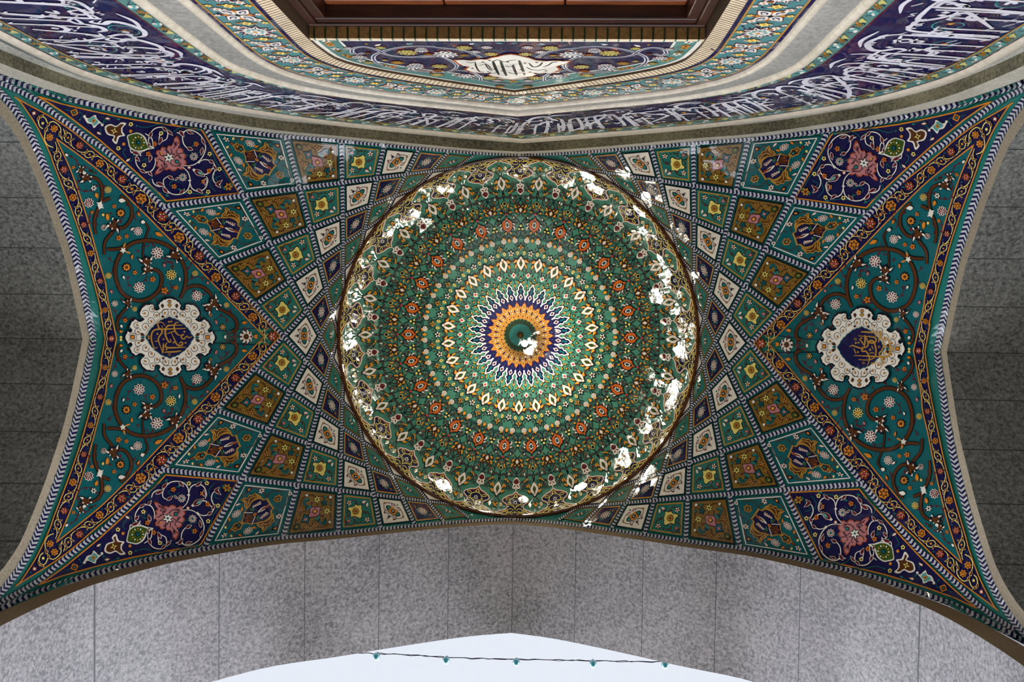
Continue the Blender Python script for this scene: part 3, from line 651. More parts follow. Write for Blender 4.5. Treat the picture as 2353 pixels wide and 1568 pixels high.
for f_ in (lambda V: V, mirx, miry, mirb): build('navy_kite_panel', xf(navy_kite, f_), vault, vaultE)
# ------------------------------------------------------------------ triangular panels over the side arches (upper half of the left one measured)
Z4 = zm(0, 450, 2.851); Zc = zm(0, 300, 3.733); Z5 = zm(60, 520, 4.48); ZA = zm(150, 680, 7.841); ZM = zm(250, 680, 7.841); ZR_ = zm(1860, 690, 7.467)
oD = plan([(16.6,216.3)]+Tl((400,670),(700,830),(1000,1010),(1300,1230),(1700,1560))+[(345.5,450),(456,570),(560,690),(636.8,771.5)])
iD = plan([(113.5,312.6),(187.5,367),(240,409.8),(320,487),(420,589),(520,691),(599.8,771.8)])
oS = plan([(16.6,216.3)]+Tl((220,590),(380,810),(550,1080),(770,1540))+Zc((400,270),(520,580),(620,860))+Z5((560,340),(640,640),(700,896))+ZA((500,300),(580,760)))
iS = plan([(113.5,312.6)]+Zc((540,300),(640,580),(720,850))+Z5((680,360),(740,560))+ZA((625,0),(700,350),(790,760)))
def onaxis(P): P = P.copy(); P[-1,1] = 0; return P
oD, iD, oS, iS = [catmull(onaxis(P), 4) for P in (oD, iD, oS, iS)]
ol = np.vstack([oS[1:], oD[::-1][1:]]); il = np.vstack([iS[1:], iD[::-1][1:]])
def halfpoly(S, D): return np.vstack([S, D[::-1][1:]])
def bordervine(Po, Pi, per, start):
    """yellow scrolling vine with rosettes between two gold lines; both lines run from the corner to the axis"""
    def rs(P, n=200):
        d = np.r_[0, np.cumsum(np.linalg.norm(np.diff(P, axis=0), axis=1))]; q = np.linspace(0, d[-1], n)
        return np.stack([np.interp(q, d, P[:,0]), np.interp(q, d, P[:,1])], 1)
    a, b = rs(Po), rs(Pi); M = (a+b)/2; M = M[::-1]; H = np.linalg.norm(a-b, axis=1)[::-1]/2
    d = np.r_[0, np.cumsum(np.linalg.norm(np.diff(M, axis=0), axis=1))]; t = np.gradient(M, axis=0); t /= np.linalg.norm(t, axis=1)[:,None]; n = np.stack([-t[:,1], t[:,0]], 1)
    def at(s, c):
        s = max(0, min(s, d[-1])); c = c*np.interp(s, d, H)
        return np.array([np.interp(s, d, M[:,0])+np.interp(s, d, n[:,0])*c, np.interp(s, d, M[:,1])+np.interp(s, d, n[:,1])*c])
    out = []; i = 0; s = 0
    while s < d[-1]-per*.3:
        sg = 1 if i % 2 else -1; h = np.interp(s, d, H)
        f = ('orange', 'brown', 'gold') if i % 2 else ('white', 'red', 'rust')
        c = at(s, -sg*.12)
        if i % 2: out += [star(c, h*.62, h*.5, 6, 'orange', 4, .3, True)]+[leaf(c+np.array([math.cos(k*1.05+.5), math.sin(k*1.05+.5)])*h*.14, c+np.array([math.cos(k*1.05+.5), math.sin(k*1.05+.5)])*h*.5, h*.2, 'brown', 5) for k in range(6)]
        else: out += [star(c, h*.62, h*.46, 6, 'brown', 4, .3, True)]+flower(c, h*.55, 6, 'rust', 'red', None, 4.5)+[disc(at(s+h*.25*math.cos(k*1.3), -sg*.12+.25*math.sin(k*1.3)), h*.07, 'white', 6, 5) for k in range(5)]
        # ring of vine half a period further on
        m = s+per/2
        if m < d[-1]-h:
            # the wave that carries it: outside one rosette, crossing, outside the next
            W_ = [at(s+per*.02, sg*.62), at(s+per*.18, sg*.60), at(s+per*.30, sg*.30), at(m-per*.10, -sg*.18), at(m-per*.02, -sg*.52), at(m+per*.10, -sg*.56), at(m+per*.17, -sg*.2)]
            out.append(stroke(catmull(W_, 5), 1.7, 'yellow', 6, taper=.3, L=5))
            V_ = [at(m-per*.17, sg*.2), at(m-per*.12, sg*.5), at(m, sg*.56), at(m+per*.12, sg*.22), at(m+per*.2, -sg*.2), at(m+per*.32, -sg*.52), at(m+per*.48, -sg*.62)]
            out.append(stroke(catmull(V_, 5), 1.7, 'yellow', 6, taper=.3, L=5))
            for q0, q1 in (((m-per*.21, -.0), (m-per*.06, .0)), ((m+per*.21, 0), (m+per*.06, 0))):
                e = 1 if q0[0] > m else -1
                out += leaf2(at(m+e*per*.13, e*sg*-.28), at(m+e*per*.26, e*sg*-.62), h*.26, 'yellow', 'maroon', 6.5, 0, .8)
                out += leaf2(at(m+e*per*.10, e*sg*-.1), at(m+e*per*.20, e*sg*.42), h*.22, 'yellow', 'maroon', 6.5, 0, .7)
            out += [star(at(m, 0), h*.2, h*.12, 5, 'orange', 6, 0)]
            for q in (-.25, .25, .4): out.append(leaf(at(m+per*q, .7*sg), at(m+per*q+h*.3, .35*sg), h*.16, 'dteal', 4))
            out.append(stroke(catmull([at(m-4, -.3), at(m, 0), at(m+2, .5*sg), at(m+8, .8*sg)], 3), .9, 'dteal', 4, L=6))
        s += per; i += 1
    return out
bord = bordervine(oD, np.vstack([oD[2:3]*0+iD[0], iD]) if 0 else np.vstack([iD]), 126/1.0/2, 0) if 0 else []
# cut the outer line to the stretch that faces the inner one
def cut(O_, I_):
    k = np.argmin(np.linalg.norm(O_-I_[0], axis=1)); return O_[k:]
bord = bordervine(cut(oD, iD), iD, 63.0, 0)+bordervine(cut(oS, iS), iS, 69.0, 0)
# the knot of vine in the sharp corner
bord += [stroke(catmull(pp(Tl, (740,1000),(690,900),(610,870),(570,940),(590,1050),(650,1100)), 4), 2.2, 'yellow', 6), stroke(catmull(pp(Tl, (690,1180),(680,1300),(740,1400),(840,1440)), 4), 2.0, 'yellow', 6),
         stroke(catmull(pp(Tl, (770,990),(850,970),(940,1030),(985,1110),(975,1220),(1010,1300)), 4), 2.0, 'yellow', 6)]
for a, b in (((560,960),(580,860)), ((590,900),(670,840)), ((730,1060),(780,980)), ((700,1080),(740,1130)), ((690,1170),(710,1080)), ((960,1150),(975,1250))): bord += leaf2(pt(Tl, *a), pt(Tl, *b), 4, 'yellow', 'maroon', 6.5)
bord += [star(pt(Tl, 650,1000), 4, 2.5, 5, 'yellow', 6)]
for c in ((862,1100), (775,1255)): bord += [star(pt(Tl, *c), 9.5, 6.5, 7, 'orange', 4, .3)]+[leaf(pt(Tl, c[0]+18*math.cos(k), c[1]+22*math.sin(k)), pt(Tl, c[0]+48*math.cos(k), c[1]+52*math.sin(k)), 2.6, 'brown', 5) for k in range(6)]
bord += [star(pt(Tl, 487,815), 6, 4.5, 4, 'rust', 4, .5), star(pt(Tl, 487,815), 4, 2.4, 4, 'white', 5, .8), leaf(pt(Tl, 400,730), pt(Tl, 430,780), 4, 'dteal', 4)]
half_navy = [fill(halfpoly(oS, oD), 'navy', 1, 12)]
half_gold = [stroke(np.vstack([oS[::-1], oD[1:]]), 2.6, 'orange', 3), stroke(np.vstack([iS[::-1], iD[1:]]), 2.6, 'orange', 3)]
half_teal = [fill(halfpoly(iS, iD), 'teal', 2, 12)]
half_teal[0] = (half_teal[0][0], half_teal[0][1], 'dteal', 2)

# scrolls and flowers of the field
fld = []
def arc(z, P, w=7.4):
    Q = catmull(pp(z, *P), 6); fld.append(stroke(Q, w+2.6, 'ink', 4, taper=.15)); fld.append(stroke(Q, w, 'brown', 5, taper=.2))
arc(Z4, [(1150,672),(1180,600),(1188,500),(1150,400),(1085,332),(990,293),(900,290),(820,312),(752,375),(715,465),(722,560),(762,640),(830,680),(900,686),(970,655),(1015,600),(1026,530),(1000,490),(955,474)])
arc(Z4, [(660,345),(720,345),(790,330)], 6)
arc(Z4, [(640,380),(645,300),(690,240),(720,205),(775,200),(820,150),(830,85),(800,25),(755,-10)], 6)
arc(Zc, [(630,372),(700,380),(760,392),(805,425),(826,480),(825,560),(800,640),(765,720),(755,800),(765,880)], 6)
arc(Zc, [(835,600),(865,580),(900,570)], 6)
arc(Z4, [(1165,640),(1195,605),(1250,588),(1310,602),(1355,645),(1375,700)], 6)
arc(Z4, [(1400,735),(1460,765),(1510,800),(1530,850),(1515,885),(1490,890)], 6.5)
arc(Z4, [(800,680),(795,725),(750,775),(722,830),(728,880),(745,900)], 5)
arc(Z4, [(900,400),(905,330),(925,260),(940,210),(915,165),(885,160)], 3)
def cluster(z, c, ang, s=1.0):
    """lobed half palmette, dark outline with white eyes"""
    cx, cy = c; ca, sa = math.cos(ang), math.sin(ang); T_ = lambda x, y: pt(z, cx+(x*ca-y*sa)*s, cy+(x*sa+y*ca)*s)
    R_ = [T_(*q) for q in ((-40,-8),(-18,-30),(-46,-58),(0,-40),(20,-14),(58,-30),(46,0),(60,26),(20,16),(2,42),(-44,58),(-20,28),(-40,10))]
    fld.extend([fill((np.array(R_)-R_[0]*0), 'ink', 5.5), fill((np.array(R_)-np.mean(R_, 0))*.74+np.mean(R_, 0), 'brown', 6)])
    for a, b, w in (((-36,-50),(-6,-30),4.4), ((-34,50),(-8,28),4.4), ((30,-20),(50,-22),3.6), ((30,12),(52,18),3.6), ((-30,-4),(-14,-2),3), ((4,-22),(14,-30),3)):
        fld.append(drop(T_(*b), T_(*a), w*s*1.15, 'white', 7))
cluster(Z4, (1115,385), .9); cluster(Z4, (925,430), 1.4); cluster(Z4, (925,480), .2, .8); cluster(Z4, (705,190), -1.2); cluster(Z4, (1375,700), .8); cluster(Z4, (1340,735), -.6, .8); cluster(Z4, (795,700), 1.3, .7)
cluster(Zc, (680,390), .3, 1.1); cluster(Zc, (640,330), -1.3, .8)
for z, c, r in ((Z4,(540,40),10.5), (Z4,(640,200),7.5), (Z4,(870,225),11), (Z4,(997,370),15), (Z4,(873,598),14), (Z4,(1262,655),13), (Z4,(706,705),8), (Zc,(707,607),12), (Zc,(838,820),7)):
    fld.extend(lotus(pt(z, *c), r, .4, 'white', 'maroon', 4))
fld.extend([star(pt(Z4, 1590,928), 15.5, 12, 9, 'white', 4, 0, True), star(pt(Z4, 1590,928), 6.5, 5.5, 8, 'brown', 5, 0, True)]+[disc(pt(Z4, 1590+34*math.cos(k*.785), 928+34*math.sin(k*.785)), 2.6, 'maroon', 5, 6, 1.6, k*.785) for k in range(8)])
for z, c, r, col in ((Z4,(1090,515),13,'yellow'), (Z4,(665,520),8,'yellow'), (Z4,(1250,505),7.5,'yellow'), (Z4,(1460,715),7,'yellow'), (Z4,(840,742),6.5,'yellow'), (Zc,(878,495),9,'yellow')):
    fld.extend(lotus(pt(z, *c), r, .4, col, 'ink', 4)+[star(pt(z, *c), r*.3, r*.2, 5, 'orange', 5.5)])
for z, c, r in ((Z4,(755,105),9), (Z4,(790,465),9)): fld.extend([star(pt(z, *c), r+3, r, 9, 'ink', 4), star(pt(z, *c), r, r*.7, 8, 'orange', 5), disc(pt(z, *c), r*.4, 'brown', 6, 8)])
for z, c, r in ((Z4,(845,500),5), (Z4,(740,270),6), (Z4,(1045,620),7.5), (Z4,(712,60),4.6), (Z4,(793,258),4.6), (Z4,(775,818),5), (Z4,(1350,780),3.6), (Z4,(965,545),6), (Z4,(1120,600),5), (Zc,(735,690),4), (Zc,(575,300),4)):
    fld.extend(flower(pt(z, *c), r, 5, 'orange', 'brown', 'rust', 4))
fld.extend(flower(pt(Z4, 1433,862), 7, 6, 'gold', 'white', 'ink', 4)+flower(pt(Zc, 753,480), 6.5, 6, 'white', 'ink', 'ink', 4))
for z, a, b, w, c1, c2 in ((Z4,(985,235),(1040,260),9,'brown','orange'), (Z4,(830,380),(825,415),5,'brown','orange'), (Z4,(660,120),(665,155),5,'brown','orange'), (Z4,(870,100),(885,130),5,'brown','orange'), (Z4,(1560,835),(1600,830),7,'brown','orange'),
                          (Z4,(735,895),(760,890),6,'brown','orange'), (Z4,(1440,930),(1460,935),5,'ink','white'), (Z4,(1640,925),(1670,935),7,'ink','orange'), (Zc,(770,520),(785,570),8,'brown','orange'), (Zc,(865,700),(880,760),8,'brown','orange'),
                          (Zc,(830,700),(835,725),5,'gold','yellow'), (Z4,(820,220),(845,200),5,'maroon','white'), (Z4,(1145,530),(1150,560),5,'ink','white'), (Z4,(765,520),(775,545),5,'ink','white'), (Z4,(1040,440),(1050,465),6,'maroon','pink'),
                          (Z4,(1330,560),(1340,580),6,'maroon','pink'), (Z4,(680,615),(690,640),6,'maroon','pink'), (Z4,(1385,815),(1395,845),6,'brown','pink'), (Z4,(745,845),(755,870),6,'ink','white'), (Z4,(890,160),(920,170),9,'ink','white'),
                          (Z4,(740,20),(790,25),10,'ink','white'), (Zc,(505,180),(530,205),6,'ink','white'), (Zc,(735,330),(745,345),6,'dgreen','dgreen')):
    fld.extend(leaf2(pt(z, *a), pt(z, *b), w, c1, c2, 4.5))
fld.extend([star(pt(Z4, 768,352), 8, 4, 5, 'white', 7, .4), leaf(pt(Z4, 770,335), pt(Z4, 785,300), 4.5, 'orange', 8), leaf(pt(Z4, 785,360), pt(Z4, 820,372), 4.5, 'orange', 8), star(pt(Z4, 615,45), 9, 4, 4, 'white', 7, .5), star(pt(Zc, 810,640), 9, 4, 4, 'white', 7, .5), disc(pt(Z4, 745,930), 3.4, 'yellow', 5, 5)])
rnd = random.Random(5)
for z, P in ((Z4,[(740,420),(700,430),(660,400)]), (Z4,[(1020,400),(1060,420),(1040,450)]), (Z4,[(1190,560),(1260,530),(1320,540),(1370,560)]), (Z4,[(1000,640),(1040,650),(1060,700)]), (Z4,[(900,690),(905,730),(940,745)]), (Z4,[(1180,430),(1220,400),(1250,460)]),
             (Z4,[(960,250),(940,320),(920,330)]), (Z4,[(830,600),(800,570),(790,520)]), (Z4,[(930,520),(905,560),(880,580)]), (Z4,[(1080,560),(1090,620),(1060,650)]), (Z4,[(1250,700),(1260,740),(1290,760)]), (Z4,[(1400,800),(1440,790),(1480,830)]),
             (Z4,[(1440,870),(1480,925),(1540,930)]), (Z4,[(740,800),(790,810),(840,800)]), (Z4,[(690,730),(710,770),(730,800)]), (Zc,[(530,205),(570,215),(610,240),(600,290),(570,300)]), (Zc,[(620,370),(610,440),(640,500),(700,510),(745,490)]), (Zc,[(660,320),(700,300),(740,340),(780,360)]),
             (Zc,[(760,480),(800,460),(870,460)]), (Zc,[(720,690),(705,740),(730,790),(790,800)]), (Z4,[(700,460),(690,500),(665,520)]), (Z4,[(860,160),(850,120),(880,80),(870,40)]), (Z4,[(780,130),(740,170),(750,230)]), (Z4,[(1090,470),(1100,430),(1060,440)]),
             (Z4,[(1300,600),(1320,640),(1290,650)]), (Z4,[(1500,780),(1480,740),(1420,720)])):
    Q = catmull(pp(z, *P), 4); fld.append(stroke(Q, 1.5, 'maroon', 3, L=7))
    for i in range(2, len(Q)-1, 4):
        d_ = Q[i]-Q[i-1]; nn = np.array([-d_[1], d_[0]])*(1 if (i//4) % 2 else -1); fld.append(leaf(Q[i], Q[i]+d_*1.4+nn*1.6, 3.2, 'maroon', 3.3))
for p in ((1000,690),(1110,455),(620,560),(760,690),(1230,620),(1420,640),(980,330),(860,350),(790,60),(700,110),(600,110),(1330,720),(1280,790),(870,760),(830,850),(1380,925),(1500,950),(940,190),(660,270),(1200,480),(1080,700),(640,640),(1590,880),(780,870),(1560,900)):
    a = rnd.uniform(0, 6.28); fld.append(leaf(pt(Z4, *p), pt(Z4, p[0]+26*math.cos(a), p[1]+26*math.sin(a)), 4.6, rnd.choice(['maroon', 'maroon', 'brown']), 3.5))
# ---------------- medallion
MC = pt(ZM, 1005, 758)
def quad(P, cx, cy):
    """quarter outline (top to right) -> full outline, in crop coordinates"""
    P = list(P); R_ = P+[(x, 2*cy-y) for x, y in P[::-1]][1:]; return R_+[(2*cx-x, y) for x, y in R_[::-1]][1:-1]
qo = [(1003,45),(1050,52),(1085,70),(1115,68),(1140,98),(1180,118),(1190,150),(1212,165),(1190,215),(1192,245),(1240,268),(1285,255),(1300,215),(1305,160),(1350,152),(1390,165),(1440,165),(1480,195),(1515,225),(1535,265),(1555,310),(1548,350),(1520,375),(1490,405),(1470,430),
      (1530,470),(1580,472),(1625,440),(1645,425),(1675,455),(1715,480),(1728,520),(1752,560),(1722,590),(1700,620),(1712,655),(1745,672),(1790,640),(1797,680),(1820,710),(1835,758)]
O_ = pp(ZM, *quad(qo, 1003, 758))
med = [fill((O_-O_.mean(0))*1.045+O_.mean(0), 'ink', 8, 10), stroke(O_, 6.0, 'ink', 8, True), fill(O_, 'white', 9, 10)]
for p in ((835,235), (475,400), (1238,235), (1510,420), (255,600), (1740,620)):
    for y in (p[1], 2*758-p[1]): med.append(disc(pt(ZM, p[0], y), 3.4, 'ink', 8.5, 8)); med.append(disc(pt(ZM, p[0], y+(-14 if y < 758 else 14)), 1.8, 'teal', 8.7, 7))
qi = [(998,362),(1030,378),(1062,398),(1095,396),(1130,420),(1170,430),(1215,470),(1255,498),(1290,520),(1310,556),(1345,575),(1365,610),(1395,640),(1405,680),(1435,715),(1462,758)]
I_ = pp(ZM, *quad(qi, 998, 758)); plq = [fill(I_, 'dteal', 11), fill((I_-I_.mean(0))*.94+I_.mean(0), 'navy', 12, 10), stroke(I_, 1.4, 'white', 12.5, True)]
def ringlet(cx, cy, r, a):
    for y, s in ((cy, 1), (2*758-cy, -1)):
        for x, sx in ((cx, 1), (2*1003-cx, -1)):
            if abs(cx-1003) < 4 and sx < 0: continue
            c = lambda ang, q: pt(ZM, x+sx*q*math.cos(ang), y+s*q*math.sin(ang))
            med.append(stroke(np.array([c(a+t, r) for t in np.linspace(0, 4.9, 12)]), 1.0, 'ink', 10, L=6))
            e = c(a+5.2, r*.75); med.append(drop(c(a+2.6, r*.15), c(a+5.4, r*.85), 5.4, 'brown', 10)); med.append(drop(c(a+2.6, r*.1), c(a+5.3, r*.6), 3.6, 'orange', 10.5))
for c in ((1085,300,60,2.2), (1245,345,55,2.4), (1350,450,58,2.8), (1455,560,62,3.0), (1595,650,58,3.4), (1455,320,62,1.0), (1330,240,52,4.4), (1620,530,52,4.0)): ringlet(*c)
for a, b, w in (((1140,150),(1130,215),5), ((1003,75),(1003,120),6), ((1550,690),(1480,720),5), ((1150,380),(1110,370),3.4)):
    for sy in (1, -1):
        for sx in (1, -1):
            f = lambda p: pt(ZM, 1003+sx*(p[0]-1003), 758+sy*(p[1]-758)); med += leaf2(f(a), f(b), w, 'ink', 'orange' if w > 5 else 'brown', 10)
for sx in (1, -1):
    f = lambda x, y: pt(ZM, 1003+sx*(x-1003), y)
    med += [star(f(1700, 752), 6.4, 5.2, 4, 'ink', 10, .78, True), star(f(1700, 752), 4.8, 3.6, 4, 'orange', 10.5, .78, True), stroke(np.array([f(1700+75*math.cos(t), 752+75*math.sin(t)) for t in np.linspace(.5, 5.8, 14)]), 1.0, 'ink', 10), leaf(f(1470,758), f(1550,758), 6, 'dteal', 10.5)]
for y in (170, 2*758-170):
    f = lambda x, dy: pt(ZM, x, y+dy if y < 758 else y-dy)
    med += [star(f(1003, 0), 5.6, 4, 4, 'ink', 10, 0), star(f(1003, 0), 4.4, 3.2, 4, 'gold', 10.5, 0)]+[stroke(catmull([f(1003, -100), f(965, -60), f(1003, -30), f(1041, -60), f(1003, -100)], 3), .9, 'ink', 10)]
    med += [stroke(catmull([f(1003+s*10, 70), f(1003+s*90, 75), f(1003+s*160, 130), f(1003+s*230, 190)], 4), 1.0, 'ink', 10) for s in (1, -1)]
def gs(z, P, w=3.0, t=.35, L_=13.5): return stroke(catmull(pp(z, *P), 5), w*.7, 'gold', L_, w2=w*1.15, taper=t)
lt = [gs(ZM, P, w) for P, w in (([(910,545),(880,495),(830,475),(785,490),(780,530),(800,580),(850,620),(855,670),(810,730),(785,790),(800,860),(830,940),(860,1040)],3.0), ([(860,1050),(875,960),(880,860)],3.4), ([(1300,590),(1200,592),(1050,598),(900,603),(760,608),(690,640),(660,700),(655,780),(675,870),(710,950),(770,935)],3.2),
      ([(1240,530),(1100,530),(1000,535),(945,560),(920,620),(915,690),(940,770),(985,840),(1020,820),(1000,775)],3.4), ([(1170,480),(1110,490),(1085,540),(1085,600),(1110,660),(1160,710),(1220,715)],3.0), ([(1220,700),(1260,700),(1210,740),(1230,775),(1270,780),(1310,735),(1360,760),(1410,735)],2.6),
      ([(940,690),(1000,670),(1060,650),(1120,660)],2.0), ([(1030,670),(1060,740),(1090,800),(1120,870),(1170,905),(1230,890),(1230,845),(1190,845),(1180,880)],3.0), ([(950,850),(920,890),(925,930),(980,945),(1150,940),(1290,932)],3.2), ([(880,1025),(1000,1022),(1120,1015),(1210,1000)],3.2),
      ([(715,820),(750,830),(790,800)],1.8), ([(850,540),(870,580)],1.8), ([(870,770),(895,790),(860,795)],1.6))]
for p in ((985,470),(1030,465),(605,735),(608,775),(1272,650),(1290,855),(935,975),(1068,848),(770,690),(1330,1000)): lt.append(star(pt(ZM, *p), 2.6, 2.2, 4, 'gold', 13.5, 0))
lt.append(stroke(np.array([pt(ZM, 990+25*math.cos(a), 1068+18*math.sin(a)) for a in np.linspace(0, 6, 9)]), 1.1, 'gold', 13.5))
rt = [gs(ZR_, P, w) for P, w in (([(815,535),(900,540),(1020,548),(1110,552)],3.0), ([(1145,535),(1135,600),(1115,720)],3.6), ([(1145,540),(1165,620),(1190,700),(1195,790),(1165,860),(1130,900),(1150,960),(1195,1030),(1190,1080),(1140,1095),(1080,1040)],2.8), ([(1215,665),(1255,650),(1285,690),(1305,780),(1305,880),(1285,940),(1230,960),(1050,955),(880,945),(705,940)],3.4),
      ([(775,605),(870,612),(990,620),(1060,640),(1075,690),(1040,720),(990,725),(955,705),(990,685),(1030,700),(1060,770),(1075,860),(1060,950),(1000,1000),(900,1015),(780,1005)],3.2), ([(885,590),(890,680),(875,800)],3.6), ([(890,600),(930,690),(940,760),(900,800),(830,800)],2.8), ([(790,655),(830,700),(870,760)],2.6), ([(800,650),(850,640)],2.2),
      ([(625,790),(680,770),(740,790),(830,820),(870,830)],2.6), ([(870,820),(830,850),(860,870),(900,865),(945,920),(965,1000),(935,1110)],2.8), ([(700,815),(720,860),(740,910)],2.2), ([(1010,480),(1030,520)],1.8), ([(1000,770),(1030,830)],2.0), ([(1200,790),(1240,780),(1270,795)],1.8), ([(960,905),(1000,890),(1050,900)],1.6))]
for p in ((1072,600),(735,725),(780,720),(975,840),(770,880),(1355,810),(1358,850),(1200,900),(1240,885),(1010,1075),(1050,1065)): rt.append(star(pt(ZR_, *p), 2.6, 2.2, 4, 'gold', 13.5, 0))
for c in ((728,660),(1125,790),(865,1065)): rt.append(stroke(np.array([pt(ZR_, c[0]+20*math.cos(a), c[1]+17*math.sin(a)) for a in np.linspace(0, 6, 9)]), 1.1, 'gold', 13.5))
for side, f_, ins in (('left', lambda V: V, lt), ('right', mirx, rt)):
    loc = vault([[(-1 if side == 'left' else 1)*MC[0]*-1, 0]])[0]
    t = thing('triangular_tile_panel', 'turquoise triangular tile panel with scrolling stems and lobed white medallion, over the %s side arch' % side, 'tile panel', tuple(loc), 'triangular panels over the side arches')
    g = lambda L_: xf(L_, f_)+xf(L_, lambda V: f_(miry(V)))
    build('scroll_border', g(half_navy+bord), vault, t); build('gold_line', g(half_gold), vault, t); build('floral_field', g(half_teal+fld), vault, t)
    md = build('medallion', xf(med, f_), vault, t); md['label'] = 'lobed white medallion ring'
    pl = build('plaque', xf(plq, f_), vault, None); pl.parent = md
    iq = build('inscription', ins, vault, None); iq.parent = md; iq['label'] = 'gold script lettering'

# ------------------------------------------------------------------ dome, set out in 26 sectors
domeE = thing('dome', 'shallow round dome with turquoise floral tilework and scalloped yellow and navy rim', 'dome', (0, 0, ZAP+EYE))
def rotf(a):
    c, s = math.cos(a), math.sin(a); M = np.array([[c, s], [-s, c]]); return lambda V: V @ M
X_ = lambda x, r: (x, -r)                      # on a cartouche axis
def H_(x, r, a=AL/2): c, s = math.cos(a), math.sin(a); return (x*c+r*s, x*s-r*c)     # turned by half a sector
def both_(fn): return xf(fn, lambda V: V*np.array([-1, 1.0]))+flat(fn)
def XP(*P): return [X_(*p) for p in P]
def HP(*P): return [H_(*p) for p in P]
def allround(name, prims, parent=domeE, sect=26, label=None):
    out = []
    for i in range(sect): out += xf(prims, rotf(i*AL*26/sect))
    o = build(name, out, dome, parent)
    if label: o['label'] = label
    return o
def each(name, prims):
    o = build(name, prims, dome, domeE)
    for i in range(1, 26):
        c = o.copy(); C.objects.link(c); c.parent = domeE; c.matrix_parent_inverse = o.matrix_parent_inverse.copy()
        c.rotation_euler = (0, 0, i*AL)
# ground
V = []; Fc = []; rs_ = np.linspace(0.01, 411.5, 60); na = 208
for r in rs_:
    for i in range(na): V.append((r*math.cos(2*math.pi*i/na), r*math.sin(2*math.pi*i/na)))
for i in range(len(rs_)-1):
    for j in range(na): Fc.append([i*na+j, i*na+(j+1) % na, (i+1)*na+(j+1) % na, (i+1)*na+j])
build('tile_ground', [(np.array(V), Fc, 'jade', -3)], dome, domeE)
ho = [(0,357.5),(3.5,361),(8,364.3),(13,365.6),(19,367.8),(24,370.6),(28,373),(30,376.5),(28.5,380.5),(24,383.4),(20,386.5),(18.6,390),(19.4,394.5),(23,397.2),(29,399.4),(36,401.6),(43,403.6),(48.6,403.4)]
ha = catmull([X_(*p) for p in ho], 3); 
full = np.vstack([ha[::-1]*np.array([-1, 1]), ha[1:]])
arc_ = [(410.8*math.sin(a), -410.8*math.cos(a)) for a in np.linspace(AL/2, -AL/2, 9)]
rim = [fill(np.vstack([full, arc_]), 'navy', 1, 8), stroke(full+np.array([0, -1.9]), 2.8, 'rust', 2, L=3), stroke(full+np.array([0, 0.2]), 2.2, 'white', 3, L=3)]
rim += [stroke(arc_, 2.0, 'brown', 2), ]
yl = lambda P, w=1.7, c='yellow', l=4: stroke(catmull(XP(*P), 4), w, c, l, taper=.2, L=4)
halfy = [yl([(0,398),(3,392),(9,388.5),(13,384),(12,377),(7,373),(2,370.5)]), yl([(1.5,392.5),(5,386.5),(9,386)], 1.2), yl([(10.5,386),(15,388),(16.5,383.5),(12.5,381)], 1.5), yl([(12,376),(16,377),(21,375.6),(22,372.6),(17.5,371.8),(12.5,374)], 1.5),
         yl([(3,400.5),(8,396.4),(15,397.4),(17.5,401.5),(12,404.4),(8,401.5)], 1.7), yl([(3,406.5),(6.5,403.4),(10.5,405.4),(8,408.6),(4.5,407.6)], 1.5), yl([(12.5,407.4),(18,404.8),(24,402.4),(31,405.2),(38,407),(44,406),(46,404.8)], 1.9),
         yl([(18,404.8),(22,408.4),(29,408.6),(34,406.5)], 1.7), yl([(22,402.5),(19,399),(23,399.4),(28,402.6)], 1.5), yl([(16,408),(22,410),(30,409.8)], 1.2), yl([(4,371),(3.6,368),(0,362.6)], 1.6), disc(X_(15.5,391.5), 2.2, 'white', 4, 7, 1.2), disc(X_(7,406), .9, 'rust', 5, 5), disc(X_(25.5,405.6), 1.1, 'rust', 5, 5)]
rim += both_(halfy)+[star(X_(0, 382.4), 5, 3.6, 6, 'white', 5, .5), disc(X_(0, 382.4), 2.4, 'slate', 6, 6), star(X_(0, 404), 3, 1.6, 4, 'yellow', 5, 0), disc(X_(0, 366.6), 1.5, 'maroon', 5, 6), stroke(catmull(XP((0,372),(-2.6,367.5),(0,363),(2.6,367.5)), 3, True), 1.2, 'yellow', 5, True)]
rim += [star(H_(0, 408), 3.4, 2.2, 4, 'olive', 5, 0), stroke(HP((-3,404.8),(0,406.6),(3,404.8)), 1.2, 'amber', 4)]
allround('rim_border', rim, label='scalloped rim band of yellow scrolls on navy')
# pendants below the cartouches and palmettes between them
o_ = [stroke(XP((0,358),(0,352)), 1.6, 'white', 4), fill(catmull(XP((0,354),(4,351),(8.0,351),(8.8,346),(6.8,342),(8.6,337),(6,331),(0,324.5),(-6,331),(-8.6,337),(-6.8,342),(-8.8,346),(-8.0,351),(-4,351)), 2, True), 'white', 3),
      fill(catmull(XP((0,341),(-5.4,338),(-5.6,333),(0,328.5),(5.6,333),(5.4,338)), 2, True), 'maroon', 4), leaf(X_(-1,342.6), X_(-6.6,347.6), 2.8, 'maroon', 4), leaf(X_(1,342.6), X_(6.6,347.6), 2.8, 'maroon', 4), leaf(X_(-7,337.6), X_(-7.6,334), 1.2, 'ink', 4), leaf(X_(7,337.6), X_(7.6,334), 1.2, 'ink', 4), disc(X_(0,349.6), 1.3, 'maroon', 4, 6)]
each('heart_pendant', o_)
